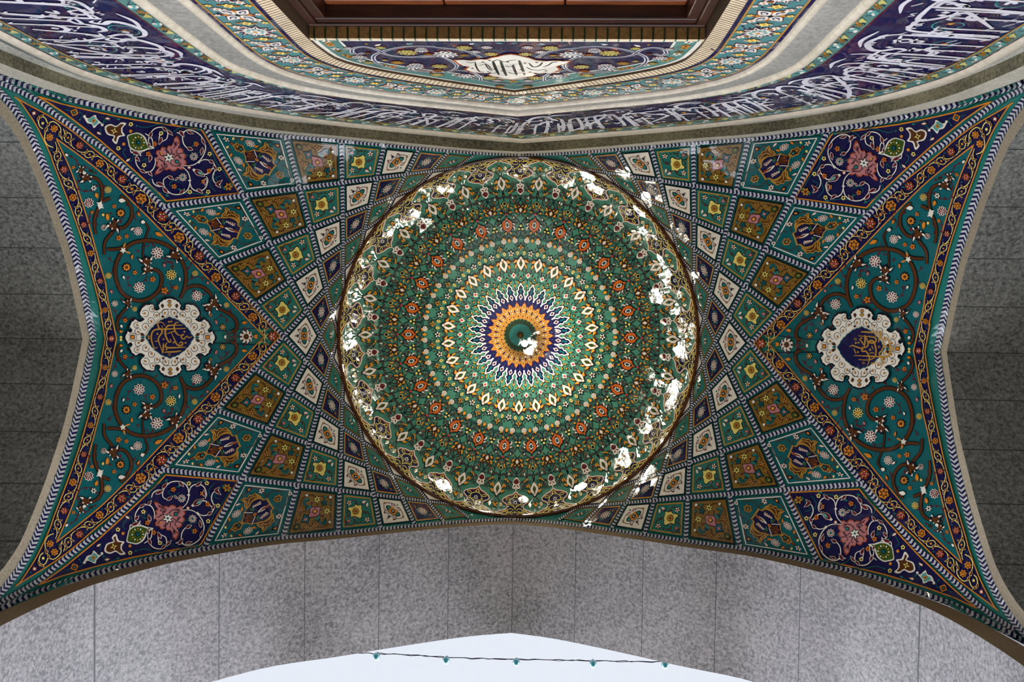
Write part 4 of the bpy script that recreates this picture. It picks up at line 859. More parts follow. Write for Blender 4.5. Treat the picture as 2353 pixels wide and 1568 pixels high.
def palm(F_, c, hx, hy, p='amber'):
    """white palmette with orange side leaves; c = radius"""
    P = lambda *L_: [F_(x*hx, c+y*hy) for x, y in L_]
    out = [fill(catmull(P((0,1.15),(.45,.75),(.95,.35),(1.0,-.2),(.6,-.6),(0,-1.15),(-.6,-.6),(-1.0,-.2),(-.95,.35),(-.45,.75)), 2, True), 'ink', 3), fill(catmull(P((0,1.0),(.4,.66),(.82,.3),(.86,-.15),(.5,-.55),(0,-1.0),(-.5,-.55),(-.86,-.15),(-.82,.3),(-.4,.66)), 2, True), 'white', 4),
           fill(catmull(P((0,.42),(.3,.12),(.34,-.1),(0,-.5),(-.34,-.1),(-.3,.12)), 2, True), 'ink', 5), fill(catmull(P((0,.32),(.2,.08),(.22,-.1),(0,-.4),(-.22,-.1),(-.2,.08)), 2, True), 'green' if p == 'amber' else 'gold', 6),
           stroke(P((-.42,.7),(.2,.32)), .7, 'rust', 6), stroke(P((.42,.7),(-.2,.32)), .7, 'rust', 6)]
    for s in (1, -1):
        out += leaf2(P((s*.85,.55))[0], P((s*1.75,.05))[0], hx*.55, 'ink', p, 2.6, .12*s, .8)+leaf2(P((s*1.0,-.1))[0], P((s*1.25,-.85))[0], hx*.42, 'ink', p, 2.6, 0, .8)
    return out
o_ = palm(H_, 353.5, 10.4, 16.5)
o_ += [stroke(catmull(HP((0,367),(-6,376),(-12,383),(-13.5,388)), 3), 1.1, 'brown', 2), stroke(catmull(HP((0,367),(6,376),(12,383),(13.5,388)), 3), 1.1, 'brown', 2), stroke(HP((0,370),(0,386)), 1.3, 'ink', 2)]
for x, r in ((-13.4,388.5), (13.4,388.5)): o_ += leaf2(H_(x, r-4), H_(x*.98, r+4.6), 5, 'white', 'yellow', 3)+[disc(H_(x, r), 1, 'rust', 5, 5)]
o_ += [disc(H_(0, 390.5), 3.2, 'amber', 4, 7, 3.4), disc(H_(-4, 386.6), 2.6, 'amber', 4, 7, 2.2), disc(H_(4, 386.6), 2.6, 'amber', 4, 7, 2.2), star(H_(0, 388), 7, 5, 3, 'brown', 3, -1.57, True), leaf(H_(-8,396), H_(-3,398.4), 2, 'maroon', 3), leaf(H_(8,396), H_(3,398.4), 2, 'maroon', 3),
       leaf(H_(-9,381), H_(-6,378), 2, 'maroon', 3), leaf(H_(9,381), H_(6,378), 2, 'maroon', 3)]
each('white_palmette', o_)
# the flowered field
vn = []
def nav(P, w=1.5, c='ink', l=1.5): return stroke(catmull(P, 5), w, c, l, L=4)
hv = [nav(XP((0,326),(6,322),(14,322),(22,318),(25,311),(20,304),(12,302))), nav(XP((9,349),(20,350),(26,344),(27,336))), nav(XP((9,337),(17,333),(24,335),(30,332))), nav(XP((0,326),(-2,318),(4,308),(10,300),(18,296),(26,298),(31,304))),
      nav(HP((0,338),(-1,330),(-3,322),(-9,318),(-14,322),(-16,330))), nav(HP((0,338),(2,326),(0,314))), nav(XP((0,318),(8,312),(12,305),(10,296),(3,291))), nav(HP((-6,333),(-12,340),(-20,338),(-22,330)), 1.3), nav(XP((3,288),(10,282),(18,281),(26,278),(31,281))),
      nav(XP((0,283),(5,276),(14,270),(20,262),(22,255))), nav(HP((0,276),(-3,284),(-10,290))), nav(XP((0,252),(4,262),(10,268),(19,266))), nav(XP((2,247),(8,240),(16,238),(24,240),(28,246))), nav(XP((0,247),(-1,236),(4,228),(12,226),(18,230))),
      nav(HP((0,238),(-2,232),(-6,226))), nav(XP((0,225),(8,221),(13,214),(12,206),(5,202),(0,202))), nav(HP((-5,300),(-2,290),(-6,280),(-12,276),(-16,270)), 1.1, 'maroon'), nav(XP((4,338),(14,344),(20,340)), 1.0, 'maroon'),
      nav(XP((8,318),(16,312),(24,316),(30,322)), 1.0, 'maroon'), nav(XP((0,300),(8,306),(20,310)), 1.0, 'maroon'), nav(XP((5,262),(14,258),(16,250)), 1.0, 'maroon'), nav(XP((4,232),(12,234),(22,230)), 1.0, 'maroon'), nav(XP((8,355),(14,353),(20,356)), 1.0, 'maroon')]
vn += both_(hv)
vn += [stroke(np.array([H_(17.5*math.cos(t), 206+16*math.sin(t)) for t in np.linspace(0, 2*math.pi, 22)[:-1]]), 1.2, 'ink', 1.6, True, L=5), stroke(np.array([X_(13*math.cos(t), 219+9*math.sin(t)) for t in np.linspace(0, 2*math.pi, 18)[:-1]]), 1.1, 'ink', 1.6, True, L=5)]
vn += both_([nav(XP((0,178),(9,182),(18,184),(22,190)), 1.2), nav(XP((0,151),(5,146),(12,143),(16,137)), 1.2), nav(XP((4,170),(12,176),(20,172),(22,165)), 1.0, 'maroon'), nav(XP((0,128),(7,130),(14,127),(15,121)), 1.1), nav(XP((3,148),(10,152),(18,150)), 1.0, 'maroon'), nav(XP((3,196),(9,193),(13,188)), 1.0, 'maroon')])
lv = []
for x, r, dx, dr, w, c in ((11,318,3,6,3,'maroon'), (22,323,4,-4,3,'maroon'), (6,304,4,-5,3,'maroon'), (28,290,-3,5,3,'maroon'), (14,287,3,4,3,'maroon'), (9,257,4,3,3,'maroon'), (17,246,4,-3,3,'maroon'), (10,233,3,5,3,'maroon'), (20,228,-3,-4,3,'maroon'),
                            (5,239,3,-4,2.6,'maroon'), (26,329,3,4,3,'maroon'), (13,335,-3,4,3,'maroon'), (19,343,4,2,3,'maroon'), (12,266,3,-5,3,'maroon'), (24,302,3,3,2.6,'maroon'), (6,214,2,4,2.4,'maroon'), (15,199,3,-3,2.4,'maroon'), (7,186,2,-4,2.4,'maroon'), (15,176,3,3,2.4,'maroon'),
                            (9,158,3,3,2.4,'maroon'), (12,147,2,-4,2.4,'maroon'), (6,138,2,-5,2.8,'maroon'), (16,345,-2,5,2.4,'maroon'), (31,318,-3,-3,2.4,'maroon'), (19,273,4,2,2.4,'maroon')):
    lv.append(leaf(X_(x-dx*.6, r-dr*.6), X_(x+dx*.9, r+dr*.9), w, c, 2))
for x, r, dx, dr, w in ((20,335,4,-5,3.4), (26,346,1,-6,4), (10,296,5,3,4), (24,284,-5,2,4), (15,226,5,-3,4.2), (22,236,3,4,4), (13,300,-2,-5,3.6), (29,297,1,5,3.8)):
    lv += leaf2(X_(x-dx*.6, r-dr*.6), X_(x+dx, r+dr), w, 'ink', 'amber', 2.4, .1, .8)
lv += both_([]) if 0 else []
vn = vn+lv+xf(lv, lambda V: V*np.array([-1, 1.0]))
for s in (1, -1):
    vn += [star(X_(s*15, 311), 2.7, 1.9, 5, 'rust', 3), star(X_(s*25, 330), 2.7, 1.9, 5, 'amber', 3), leaf(X_(s*17, 315), X_(s*19.5, 322), 3.2, 'white', 3), leaf(X_(s*19, 292), X_(s*23, 297), 3.2, 'amber', 3), leaf(X_(s*16, 268), X_(s*16, 276), 4.2, 'ink', 3), leaf(X_(s*16, 269), X_(s*16, 275), 2.8, 'white', 4), star(X_(s*9, 276), 2.2, 1.5, 5, 'gold', 3)]
vn += [star(H_(0, 281), 3.2, 2.2, 5, 'red', 3), disc(H_(0, 325.5), 2.6, 'ink', 3, 7), disc(H_(0, 325.5), 1.3, 'gold', 4, 6), star(H_(0, 306), 5.6, 4.4, 4, 'yellow', 3, .0), star(H_(0, 306), 4.2, 3.2, 4, 'ink', 4, .0), disc(H_(0,294), 1.6, 'amber', 3, 6), leaf(H_(-8,306), H_(-8,299), 2.6, 'amber', 3), leaf(H_(8,306), H_(8,299), 2.6, 'amber', 3)]
FIELD = list(vn)
o_ = [disc(X_(0, 289.5), 7.6, 'ink', 3, 10, 8.4), disc(X_(0, 289.5), 6.6, 'brown', 4, 10, 7.2), fill(XP((0,296),(3.6,290),(0,284),(-3.6,290)), 'white', 5)]
for s in (1, -1): o_ += leaf2(X_(s*6, 283.5), X_(s*11, 292), 5, 'ink', 'amber', 3.6, .2*s, .9)+leaf2(X_(s*2, 297), X_(s*7, 299.5), 3.4, 'ink', 'amber', 3.6, 0, .8)
each('brown_blossom', o_)
P = lambda *L_: [H_(x, 255.5+y) for x, y in L_]
o_ = [fill(catmull(P((0,21),(4,14),(11,10),(13.4,2),(12,-5),(9,-12),(3,-15),(0,-20),(-3,-15),(-9,-12),(-12,-5),(-13.4,2),(-11,10),(-4,14)), 2, True), 'ink', 3), fill(catmull(P((0,18.5),(3.4,12.4),(9.8,9),(11.6,2),(10.4,-4.4),(7.6,-10.6),(2.6,-13),(0,-17.5),(-2.6,-13),(-7.6,-10.6),(-10.4,-4.4),(-11.6,2),(-9.8,9),(-3.4,12.4)), 2, True), 'flame', 4),
      fill(catmull(P((0,12),(4.6,6),(5.6,-1),(3.4,-7),(0,-10.5),(-3.4,-7),(-5.6,-1),(-4.6,6)), 2, True), 'ink', 5), disc(P((0,.5))[0], 1.9, 'dteal', 7, 7)]
for i in range(8):
    a = i*math.pi/4+.3; o_.append(disc(P((3.7*math.cos(a), .6+5.9*math.sin(a)))[0], 1.5, 'white', 6, 6, 1.9))
for s in (1, -1): o_ += leaf2(P((s*12,-2))[0], P((s*15.5,-14))[0], 3.6, 'ink', 'white', 3, -.2*s, .7)+leaf2(P((s*12.6,4))[0], P((s*16.4,-3))[0], 3.4, 'ink', 'white', 3, -.2*s, .7)
each('orange_palmette', o_)
o_ = [disc(X_(0,253), 4.2, 'ink', 3, 8, 3.8), disc(X_(-4,245.6), 4, 'ink', 3, 8, 3.2), disc(X_(4,245.6), 4, 'ink', 3, 8, 3.2), disc(X_(0,253), 3, 'yellow', 4, 7, 2.8), disc(X_(-4,245.6), 2.9, 'yellow', 4, 7, 2.2), disc(X_(4,245.6), 2.9, 'yellow', 4, 7, 2.2)]
q_ = lambda a, r: H_(0, r, a)
for a in (AL*.25, AL*.75):
    c = q_(a, 219); o_ += [disc(c, 5.8, 'white', 3, 12)]+[disc((c[0]+3.4*math.cos(k*1.047), c[1]+3.4*math.sin(k*1.047)), 1.0, 'maroon', 4, 5) for k in range(6)]+[disc(c, 1.0, 'rust', 4, 5)]
o_ += [fill(catmull(HP((0,226),(4.6,221),(3.4,217),(0,212.5),(-3.4,217),(-4.6,221)), 2, True), 'ink', 3), fill(catmull(HP((0,224.6),(3.5,220.6),(2.5,217.4),(0,214),(-2.5,217.4),(-3.5,220.6)), 2, True), 'amber', 4)]
o_ += [fill(XP((0,213.5),(3,206),(9,203),(3,200),(0,192.5),(-3,200),(-9,203),(-3,206)), 'ink', 3), fill(XP((0,212),(2.4,205.4),(8,203),(2.4,200.6),(0,194),(-2.4,200.6),(-8,203),(-2.4,205.4)), 'gold', 4), fill(XP((0,208),(1.6,203),(0,198),(-1.6,203)), 'brown', 5)]
o_ += flower(H_(0, 189.5), 6.6, 5, 'white', 'ink', 'ink', 3)+[disc(H_(0, 186), 1.5, 'amber', 5.5, 6)]
for a in (AL*.17, AL*.83): o_ += leaf2(q_(a, 194.5), q_(a, 185.5), 4.4, 'yellow', 'yellow', 3)+[disc(q_(a, 190), 1.3, 'ink', 5, 5)]
FIELD += flat(o_)
o_ = palm(X_, 166, 10.4, 16, 'amber')
each('inner_palmette', o_)
o_ = [fill(HP((0,145.6),(5.6,138.6),(0,131.6),(-5.6,138.6)), 'white', 3), fill(HP((0,142.4),(3,138.6),(0,134.8),(-3,138.6)), 'red', 4), fill(XP((0,134.5),(3,131),(0,127.5),(-3,131)), 'ink', 3), fill(XP((0,133.4),(2.1,131),(0,128.6),(-2.1,131)), 'amber', 4), disc(X_(0,151), 1.9, 'amber', 3, 6)]
for s in (1, -1): o_ += leaf2(X_(s*4, 121), X_(s*9.6, 125), 3, 'ink', 'amber', 3, 0, .6)+leaf2(X_(s*2, 118), X_(s*5.5, 120.5), 2.4, 'ink', 'gold', 3, 0, .6)
o_ += [fill(HP((0,119),(2.8,114),(0,108),(-2.8,114)), 'gold', 3), fill(HP((0,114),(1.4,111),(0,107),(-1.4,111)), 'maroon', 4), leaf(H_(0,108), H_(0,99), 2.6, 'maroon', 3)]
FIELD += flat(o_)
allround('floral_field', FIELD)
# central sunburst
sb = [(0,120.5),(2.2,115),(5.6,110.5),(5.0,106),(8.8,101),(6.4,95),(9.4,88.5),(10.0,82.5)]
hb = [X_(*p) for p in sb]; fb = np.array([(-x, y) for x, y in hb[::-1]]+hb[1:])
o_ = [fill(np.vstack([fb, [(0, -62)]]), 'navy', 1), fill(np.vstack([[(10.2,-82.5)], [(7.6,-62)], [(-7.6,-62)], [(-10.2,-82.5)]]), 'navy', 1), stroke(fb, 2.3, 'white', 4, L=4), fill(XP((0,113),(3.6,107.5),(2.4,103),(4.6,99.5),(0,93.5),(-4.6,99.5),(-2.4,103),(-3.6,107.5)), 'ink', 2), fill(XP((0,110.6),(2.4,107),(1.3,103),(3.0,99.8),(0,96),(-3.0,99.8),(-1.3,103),(-2.4,107)), 'dteal', 3),
      fill(XP((0,95),(4.6,88.2),(0,81),(-4.6,88.2)), 'white', 5), fill(XP((0,92),(2.9,88.2),(0,84),(-2.9,88.2)), 'navy', 6), fill(XP((0,91),(1.9,88.2),(0,85),(-1.9,88.2)), 'maroon', 6.5), disc(H_(0,82.6), 2.0, 'white', 6, 6), stroke(HP((0,82),(0,73)), .7, 'dteal', 3), stroke(XP((0,81),(0,72)), .6, 'dteal', 3)]
allround('navy_starburst', o_, label='navy starburst edged with white zigzag')
o_ = [fill(np.vstack([[X_(-8,60),X_(-4.6,37.5),X_(4.6,37.5),X_(8,60)]]), 'rust', 1.5), fill(XP((0,68),(3,61),(4.5,53),(3.4,37),(-3.4,37),(-4.5,53),(-3,61)), 'gold', 1.8), fill(HP((0,77),(3.6,71),(6.2,64),(5.6,56),(6.2,50),(3.4,38),(0,34),(-3.4,38),(-6.2,50),(-5.6,56),(-6.2,64),(-3.6,71)), 'rust', 2), fill(HP((0,74.5),(2.8,70),(5.1,64),(4.6,56),(5.4,50),(2.8,39),(0,35),(-2.8,39),(-5.4,50),(-4.6,56),(-5.1,64),(-2.8,70)), 'gold', 3),
      stroke(HP((-2,69),(2.4,63),(-3,56),(4,49)), .7, 'brown', 4), stroke(HP((2,69),(-2.4,63),(3,56),(-4,49)), .7, 'brown', 4), disc(H_(0,59.5), 1.5, 'ink', 4, 7, 2.6), disc(H_(0,52.6), 1.5, 'ink', 4, 7, 2.6), disc(H_(0,59.5), 1.0, 'white', 5, 7, 2.1), disc(H_(0,52.6), 1.0, 'white', 5, 7, 2.1),
      fill(HP((0,47),(1.6,44),(0,40),(-1.6,44)), 'maroon', 4), fill(XP((0,62),(1.9,56),(0,49),(-1.9,56)), 'navy', 4), fill(XP((0,50),(2.2,44),(0,38),(-2.2,44)), 'gold', 4), leaf(X_(0,48), X_(0,43), 1.6, 'maroon', 5),
      fill(HP((0,39.5),(3.0,34),(4.6,30),(2.4,24),(-2.4,24),(-4.6,30),(-3.0,34)), 'dgreen', 4), fill(HP((0,27.5),(2.2,24.5),(2.9,21),(2.2,16),(-2.2,16),(-2.9,21),(-2.2,24.5)), 'teal', 5)]
allround('gold_sunburst', o_, label='gold petals round a green centre')
build('centre_disc', [disc((0,0), 20, 'teal', 5.5, 26), disc((0,0), 7.5, 'brown', 6, 14), stroke([(5.4*math.cos(a), 5.4*math.sin(a)) for a in np.linspace(0, 6.0, 12)], 1.2, 'rust', 7, True)], dome, domeE)
# plaster lip between dome and vault
V = []; Fc = []; n_ = 156
pr = [(RR-.004, ZR-.004), (RR-.012, ZR-.03), (RR+.004, ZR-.045), (RR+.03, ZR-.03), (RR+.03, ZR+.05)]
for i in range(n_):
    a = 2*math.pi*i/n_
    for s_, z_ in pr: V.append((s_*math.cos(a), s_*math.sin(a), z_+EYE))
for i in range(n_):
    for j in range(4): Fc.append((i*5+j, i*5+j+1, ((i+1) % n_)*5+j+1, ((i+1) % n_)*5+j))
mesh('rim_lip', V, Fc, glaze('brown'), domeE)
# roof slab over everything, so daylight enters only through the front
mesh_roof = mesh('ceiling', [(-9,-3,13.6),(9,-3,13.6),(9,FD,13.6),(-9,FD,13.6)], [(0,1,2,3)], granite_side); struct(mesh_roof)
# ------------------------------------------------------------------ back wall: bands of the great niche
XB = 0.045
def hp(P, n=5): return catmull(P, n)
W0 = hp([(0,9.862),(.78,9.50),(1.5,9.10),(2.10,8.62),(2.71,7.98),(3.03,7.38),(3.13,6.95),(3.15,6.5),(3.15,5.8)])
W1 = hp([(0,9.636),(.72,9.27),(1.35,8.95),(1.9,8.58),(2.62,7.84),(2.93,7.22),(3.03,6.8),(3.045,6.4),(3.045,5.8)])
W2 = hp([(0,9.434),(.7,9.10),(1.24,8.82),(1.82,8.43),(2.4,7.9),(2.62,7.6),(2.75,7.3),(2.87,6.9),(2.93,6.5),(2.935,5.8)])
W3 = hp([(0,8.544),(.62,8.24),(1.1,8.0),(1.48,7.74),(1.72,7.53),(1.9,7.22),(2.03,6.9),(2.075,6.5),(2.08,5.8)])
W4 = hp([(0,8.42),(.6,8.12),(1.05,7.90),(1.4,7.67),(1.64,7.45),(1.82,7.15),(1.94,6.84),(1.975,6.5),(1.98,5.8)])
W6 = hp([(0,8.096),(.6,7.80),(1.13,7.50),(1.4,7.22),(1.55,6.98),(1.63,6.7),(1.665,6.34),(1.665,5.6)])
W7 = hp([(0,7.69),(.5,7.40),(.87,7.14),(1.12,6.90),(1.25,6.66),(1.305,6.4),(1.315,6.0),(1.315,5.4)])
W8 = hp([(0,7.598),(.5,7.26),(.93,6.93),(1.13,6.68),(1.19,6.42),(1.215,6.1),(1.225,5.4)])
LOW = 3.2
def full_prof(Pf, low=LOW):
    Pf = np.vstack([Pf, [[Pf[-1,0], low]]]); Pf = densify(Pf, .08, False)
    Q = np.vstack([Pf[::-1]*np.array([-1, 1]), Pf[1:]]); Q[:,0] += XB; return Q
def rsamp(P, n):
    h = len(P)//2
    def one(A):
        d = np.r_[0, np.cumsum(np.linalg.norm(np.diff(A, axis=0), axis=1))]; q = np.linspace(0, d[-1], n)
        return np.stack([np.interp(q, d, A[:,0]), np.interp(q, d, A[:,1])], 1)
    k = int(np.argmax(P[:,1])); return np.vstack([one(P[:k+1]), one(P[k:])[1:]])
def band(Pa, Pb, col, layer):
    a, b = rsamp(full_prof(Pa), 90), rsamp(full_prof(Pb), 90); n = len(a)
    return (np.vstack([a, b]), [[i, i+1, n+i+1, n+i] for i in range(n-1)], col, layer)
def bandmap(Pa, Pb):
    """(s along the arch in metres from the left foot, c across 0..1) -> wall drawing"""
    a, b = rsamp(full_prof(Pa), 160), rsamp(full_prof(Pb), 160); m = (a+b)/2; d = np.r_[0, np.cumsum(np.linalg.norm(np.diff(m, axis=0), axis=1))]
    def f(V):
        s, c = V[:,0], V[:,1]
        return np.stack([np.interp(s, d, a[:,0])*(1-c)+np.interp(s, d, b[:,0])*c, np.interp(s, d, a[:,1])*(1-c)+np.interp(s, d, b[:,1])*c], 1)
    return f, d[-1]
# flat granite wall with the arched bands on it
V, Fc = ring_between(np.vstack([FI[:1]+[0, .3], FI[1:]+[.3, .1]]), W0+np.array([0, -.05]), -DW, 'y')
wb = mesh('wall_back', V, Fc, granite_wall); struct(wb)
struct(mesh('wall_back', [(-4.2,-DW-.45,0),(4.2,-DW-.45,0),(4.2,-DW-.45,12.5),(-4.2,-DW-.45,12.5)], [(0,1,2,3)], granite_wall))
def bead(name, Pa, Pb, mat, proud, n=7, parent=None, flatp=False):
    """moulding between two profiles, rounded towards the room"""
    a, b = rsamp(full_prof(Pa, -EYE+.02), 80), rsamp(full_prof(Pb, -EYE+.02), 80); V = []; Fc = []; m = len(a)
    for j in range(n):
        q = j/(n-1); h = proud*(1 if flatp and 0 < j < n-1 else math.sin(q*math.pi)**.6 if 0 < q < 1 else 0)
        for i in range(m):
            p = a[i]*(1-q)+b[i]*q; V.append((p[0], -DW+h, p[1]+EYE))
    for j in range(n-1):
        for i in range(m-1): Fc.append((j*m+i, j*m+i+1, (j+1)*m+i+1, (j+1)*m+i))
    return mesh(name, V, Fc, mat, parent, True)
def mid(Pa, Pb, q):
    a, b = [np.stack([np.interp(np.linspace(0, 1, 60), np.linspace(0, 1, len(P)), P[:,i]) for i in (0, 1)], 1) for P in (Pa, Pb)]
    return a*(1-q)+b*q
struct(bead('trim_5', W0, W1, cream_stone, .02))
struct(bead('trim_6', mid(W4, W6, 0), mid(W4, W6, .22), cream_stone, .03)); struct(bead('trim_7', mid(W4, W6, .22), mid(W4, W6, .80), grey_band, .012, flatp=True)); struct(bead('trim_8', mid(W4, W6, .80), mid(W4, W6, 1), cream_stone, .03))

# ---- calligraphy
cb = thing('calligraphy_band', 'broad navy arched band of white Arabic calligraphy between thin turquoise borders on the back wall', 'calligraphy band', (XB, -DW, 9.0+EYE))
BL = 99
def fillb(P, c, l): return fill(P, c, l, BL)
def strb(P, w, c, l, taper=0, w2=None, closed=False): return stroke(P, w, c, l, closed, taper, w2, L=.05)
def lotb(c, r, rot, line, core, layer, sy=1.0):
    o = lotus((0, 0), r, rot, line, core, layer); return xf(o, lambda V: V*np.array([1, sy])+np.array(c))
def border(name, Pa, Pb, flip):
    f, Ltot = bandmap(Pa, Pb); o = [band(Pa, Pb, 'sage', 1)]; a, b = (full_prof(Pa), full_prof(Pb))
    o += [strb(full_prof(Pa), .012, 'maroon', 3), strb(full_prof(Pb), .014, 'gold', 3)]
    u = []; s = .1; i = 0; wid = .105
    while s < Ltot:
        g = lambda x, y: (s+x, .5+y)
        u += [stroke([g(-.05,-.3), g(-.02,.1), g(.03,.35), g(.07,.3)], .016, 'ink', 3, L=.05), fill([g(-.04,.2), g(0,-.25), g(.045,.28), g(.01,.32)], 'straw', 4, BL)]
        for k in range(5): u.append(fill([(s+.16+.028*math.cos(q)+.02*math.cos(k*1.26), .5+.15*math.sin(q)+.22*math.sin(k*1.26)) for q in np.linspace(0, 5.2, 6)], 'white' if k % 2 else 'lteal', 4+k*.1, BL))
        u += [stroke([g(.08,.2), g(.12,-.2), g(.2,-.3), g(.26,.1), g(.3,.3)], .01, 'slate', 2.5, L=.05), fill([g(.25,-.3), g(.3,.1), g(.24,.3), g(.22,0)], 'olive', 3.5, BL), fill([g(.27,.1), g(.31,.35), g(.28,.4)], 'orange', 4, BL), fill([g(.19,.35), g(.22,.25), g(.2,.1)], 'maroon', 4, BL)]
        s += .335; i += 1
    return build(name, o+xf(u, f), back, cb)
border('border', W1, W2, 1); border('border', W3, W4, -1)
def perpmap(Pa, Pb, deep=.9):
    a = full_prof(Pa); a = densify(a, .05, False); t = np.gradient(a, axis=0); nn = np.stack([t[:,1], -t[:,0]], 1); nn /= np.linalg.norm(nn, axis=1)[:,None]
    xs, hs = Pb[:,0], Pb[:,1]; b = []
    for p, q in zip(a, nn):
        q = q*np.array([min(1, abs(p[0]-XB)/1.1), 1.0]); q /= np.linalg.norm(q); 
        if q[1] > 0: q = -q
        if abs(q[1]) < .05 and (p[0]-XB)*q[0] > 0: q = -q
        T_ = np.arange(.3, 1.3, .01); X = p+q*T_[:,None]; ax = np.abs(X[:,0]-XB)
        ins = (ax < xs[-1]) & ((X[:,1] < np.interp(ax, xs, hs)))
        b.append(X[np.argmax(ins)] if ins.any() else p+q*.86)
    b = np.array(b); k = np.ones(9)/9; b = np.stack([np.convolve(np.pad(b[:,i], 4, mode='edge'), k, 'valid') for i in (0, 1)], 1)
    d = np.r_[0, np.cumsum(np.linalg.norm(np.diff(a, axis=0), axis=1))]
    def g(V):
        s, c = V[:,0], V[:,1]
        return np.stack([np.interp(s, d, a[:,0])*(1-c)+np.interp(s, d, b[:,0])*c, np.interp(s, d, a[:,1])*(1-c)+np.interp(s, d, b[:,1])*c], 1)
    return g, d[-1]
f, Ltot = perpmap(W2, W3); HB = .87
rnd = random.Random(21); u = []
def T(s, y):                     # y: 1 at the heads of the tall letters (outer edge) .. 0 foot line .. -.3 bowls
    return (s, (1-y)*.62+.05)
def pen(P, w=.03, w2=None, layer=5, taper=.25, n=5):
    u.append(('s', catmull(P, n), w, w2, layer, taper))
def letter(kind, s, y0=0.0, k=1.0):
    t = lambda x, y: T(s+x*k, y0+y*k)
    if kind == 'alif': pen([t(-.02,1.0), t(.0,.96), t(.035,.5), t(.05,.02)], .040, None); pen([t(-.045,.93), t(-.01,.99)], .02)
    elif kind == 'lam': pen([t(-.02,1.02), t(.0,.95), t(.03,.3), t(.07,.04), t(.16,0), t(.28,.02)], .036)
    elif kind == 'lamalif': pen([t(0,1.0), t(.08,.45), t(.2,.06), t(.1,0), t(.06,.1), t(.2,.5), t(.3,.95)], .034)
    elif kind == 'nun': pen([t(0,.25), t(.01,-.05), t(.09,-.3), t(.24,-.36), t(.37,-.2), t(.40,.08)], .022, .05); dots(s+.2*k, y0-.02*k, 1)
    elif kind == 'ya': pen([t(0,.22), t(.06,.3), t(.1,.14), t(.02,-.02), t(.06,-.2), t(.25,-.34), t(.45,-.22), t(.5,0)], .02, .052)
    elif kind == 'waw': pen([t(.05,.2), t(0,.1), t(.05,.02), t(.1,.12), t(.05,.2), t(.1,.12), t(.11,-.06), t(.03,-.26), t(-.1,-.3)], .026, .036)
    elif kind == 'mim': pen([t(.02,.16), t(-.04,.05), t(.03,-.02), t(.09,.08), t(.02,.16), t(.12,.0), t(.14,-.2), t(.11,-.4)], .028)
    elif kind == 'ha': pen([t(0,.02), t(.06,.3), t(.14,.22), t(.1,.02), t(.02,.12), t(.16,.05), t(.26,.02)], .024, .034)
    elif kind == 'ayn': pen([t(.08,.36), t(.0,.3), t(.02,.18), t(.12,.2), t(.0,.0), t(.03,-.25), t(.2,-.36), t(.36,-.2)], .022, .048)
    elif kind == 'sad': pen([t(0,0), t(.1,.2), t(.24,.16), t(.26,.02), t(.1,-.02), t(0,0)], .022, .034); pen([t(.26,.02), t(.3,-.1), t(.4,-.3), t(.55,-.3), t(.64,-.05)], .022, .05)
    elif kind == 'sin': pen([t(0,.14), t(.03,0), t(.08,.03), t(.11,.14), t(.13,.01), t(.19,.03), t(.22,.16), t(.25,0), t(.38,0)], .026)
    elif kind == 'kaf': pen([t(-.15,.95), t(.05,.62), t(.14,.42), t(.02,.22), t(-.02,.04), t(.2,0), t(.36,.02)], .028, .04); 
    elif kind == 'dal': pen([t(0,.26), t(.07,.12), t(.06,0), t(-.06,-.02)], .034)
    elif kind == 'ra': pen([t(.02,.12), t(.04,-.05), t(-.02,-.22), t(-.14,-.3)], .022, .036)
    elif kind == 'long': pen([t(-.5,.14), t(-.15,.1), t(.25,.06), t(.5,.1)], .026, .04)
def dots(s, y, n):
    for i in range(n):
        c = T(s+i*.05, y+.0*i); u.append(('p', [(c[0]-.022, c[1]-.01), (c[0]+.004, c[1]-.032), (c[0]+.024, c[1]+.008), (c[0]-.002, c[1]+.03)], None, None, 6, 0))
kinds = ['alif','lam','nun','alif','waw','alif','lam','mim','alif','ya','ha','alif','lam','sin','kaf','alif','dal','ayn','alif','lam','lam','ha','sad','ra','lamalif','alif','nun','alif','lam','sin','ya','waw']
adv = dict(alif=.12, lam=.17, nun=.30, waw=.15, mim=.15, ya=.38, ha=.2, sin=.32, kaf=.27, dal=.13, ayn=.3, sad=.5, ra=.13, lamalif=.26, long=.4)
LEAN = -.05
def T(s, y): return (s+LEAN*y, (1-y)*.64+.05)
s = .05; i = 0
while s < Ltot-.2:                # main line: tall letters standing close together, feet towards the niche
    kd = kinds[i % len(kinds)] if rnd.random() < .7 else rnd.choice(kinds); tall = kd in ('alif', 'lam', 'lamalif', 'kaf')
    letter(kd, s, rnd.uniform(-.1, .02), rnd.uniform(.96, 1.06) if tall else rnd.uniform(.62, .82)); s += adv[kd]*.52+rnd.uniform(.01, .03); i += 1
s = .12
while s < Ltot-.3:                # extra tall strokes
    a_ = rnd.uniform(.0, .35); pen([T(s, 1.04), T(s+.015, .5), T(s+.03, a_)], .026, None, 5, .1); pen([T(s-.03, .97), T(s, 1.03)], .016); s += rnd.choice([.11, .13, .2, .34])
for y0, y1, k0, k1, st in ((.18, .34, .34, .46, .62), (.46, .62, .30, .42, .8)):   # small letters stacked between them
    s = .1
    while s < Ltot-.3:
        kd = rnd.choice(['nun','waw','mim','ya','ha','sin','dal','ayn','ra','sad','sin','ha']); letter(kd, s, rnd.uniform(y0, y1), rnd.uniform(k0, k1)); s += adv[kd]*st+rnd.uniform(.02, .10)
s = .05
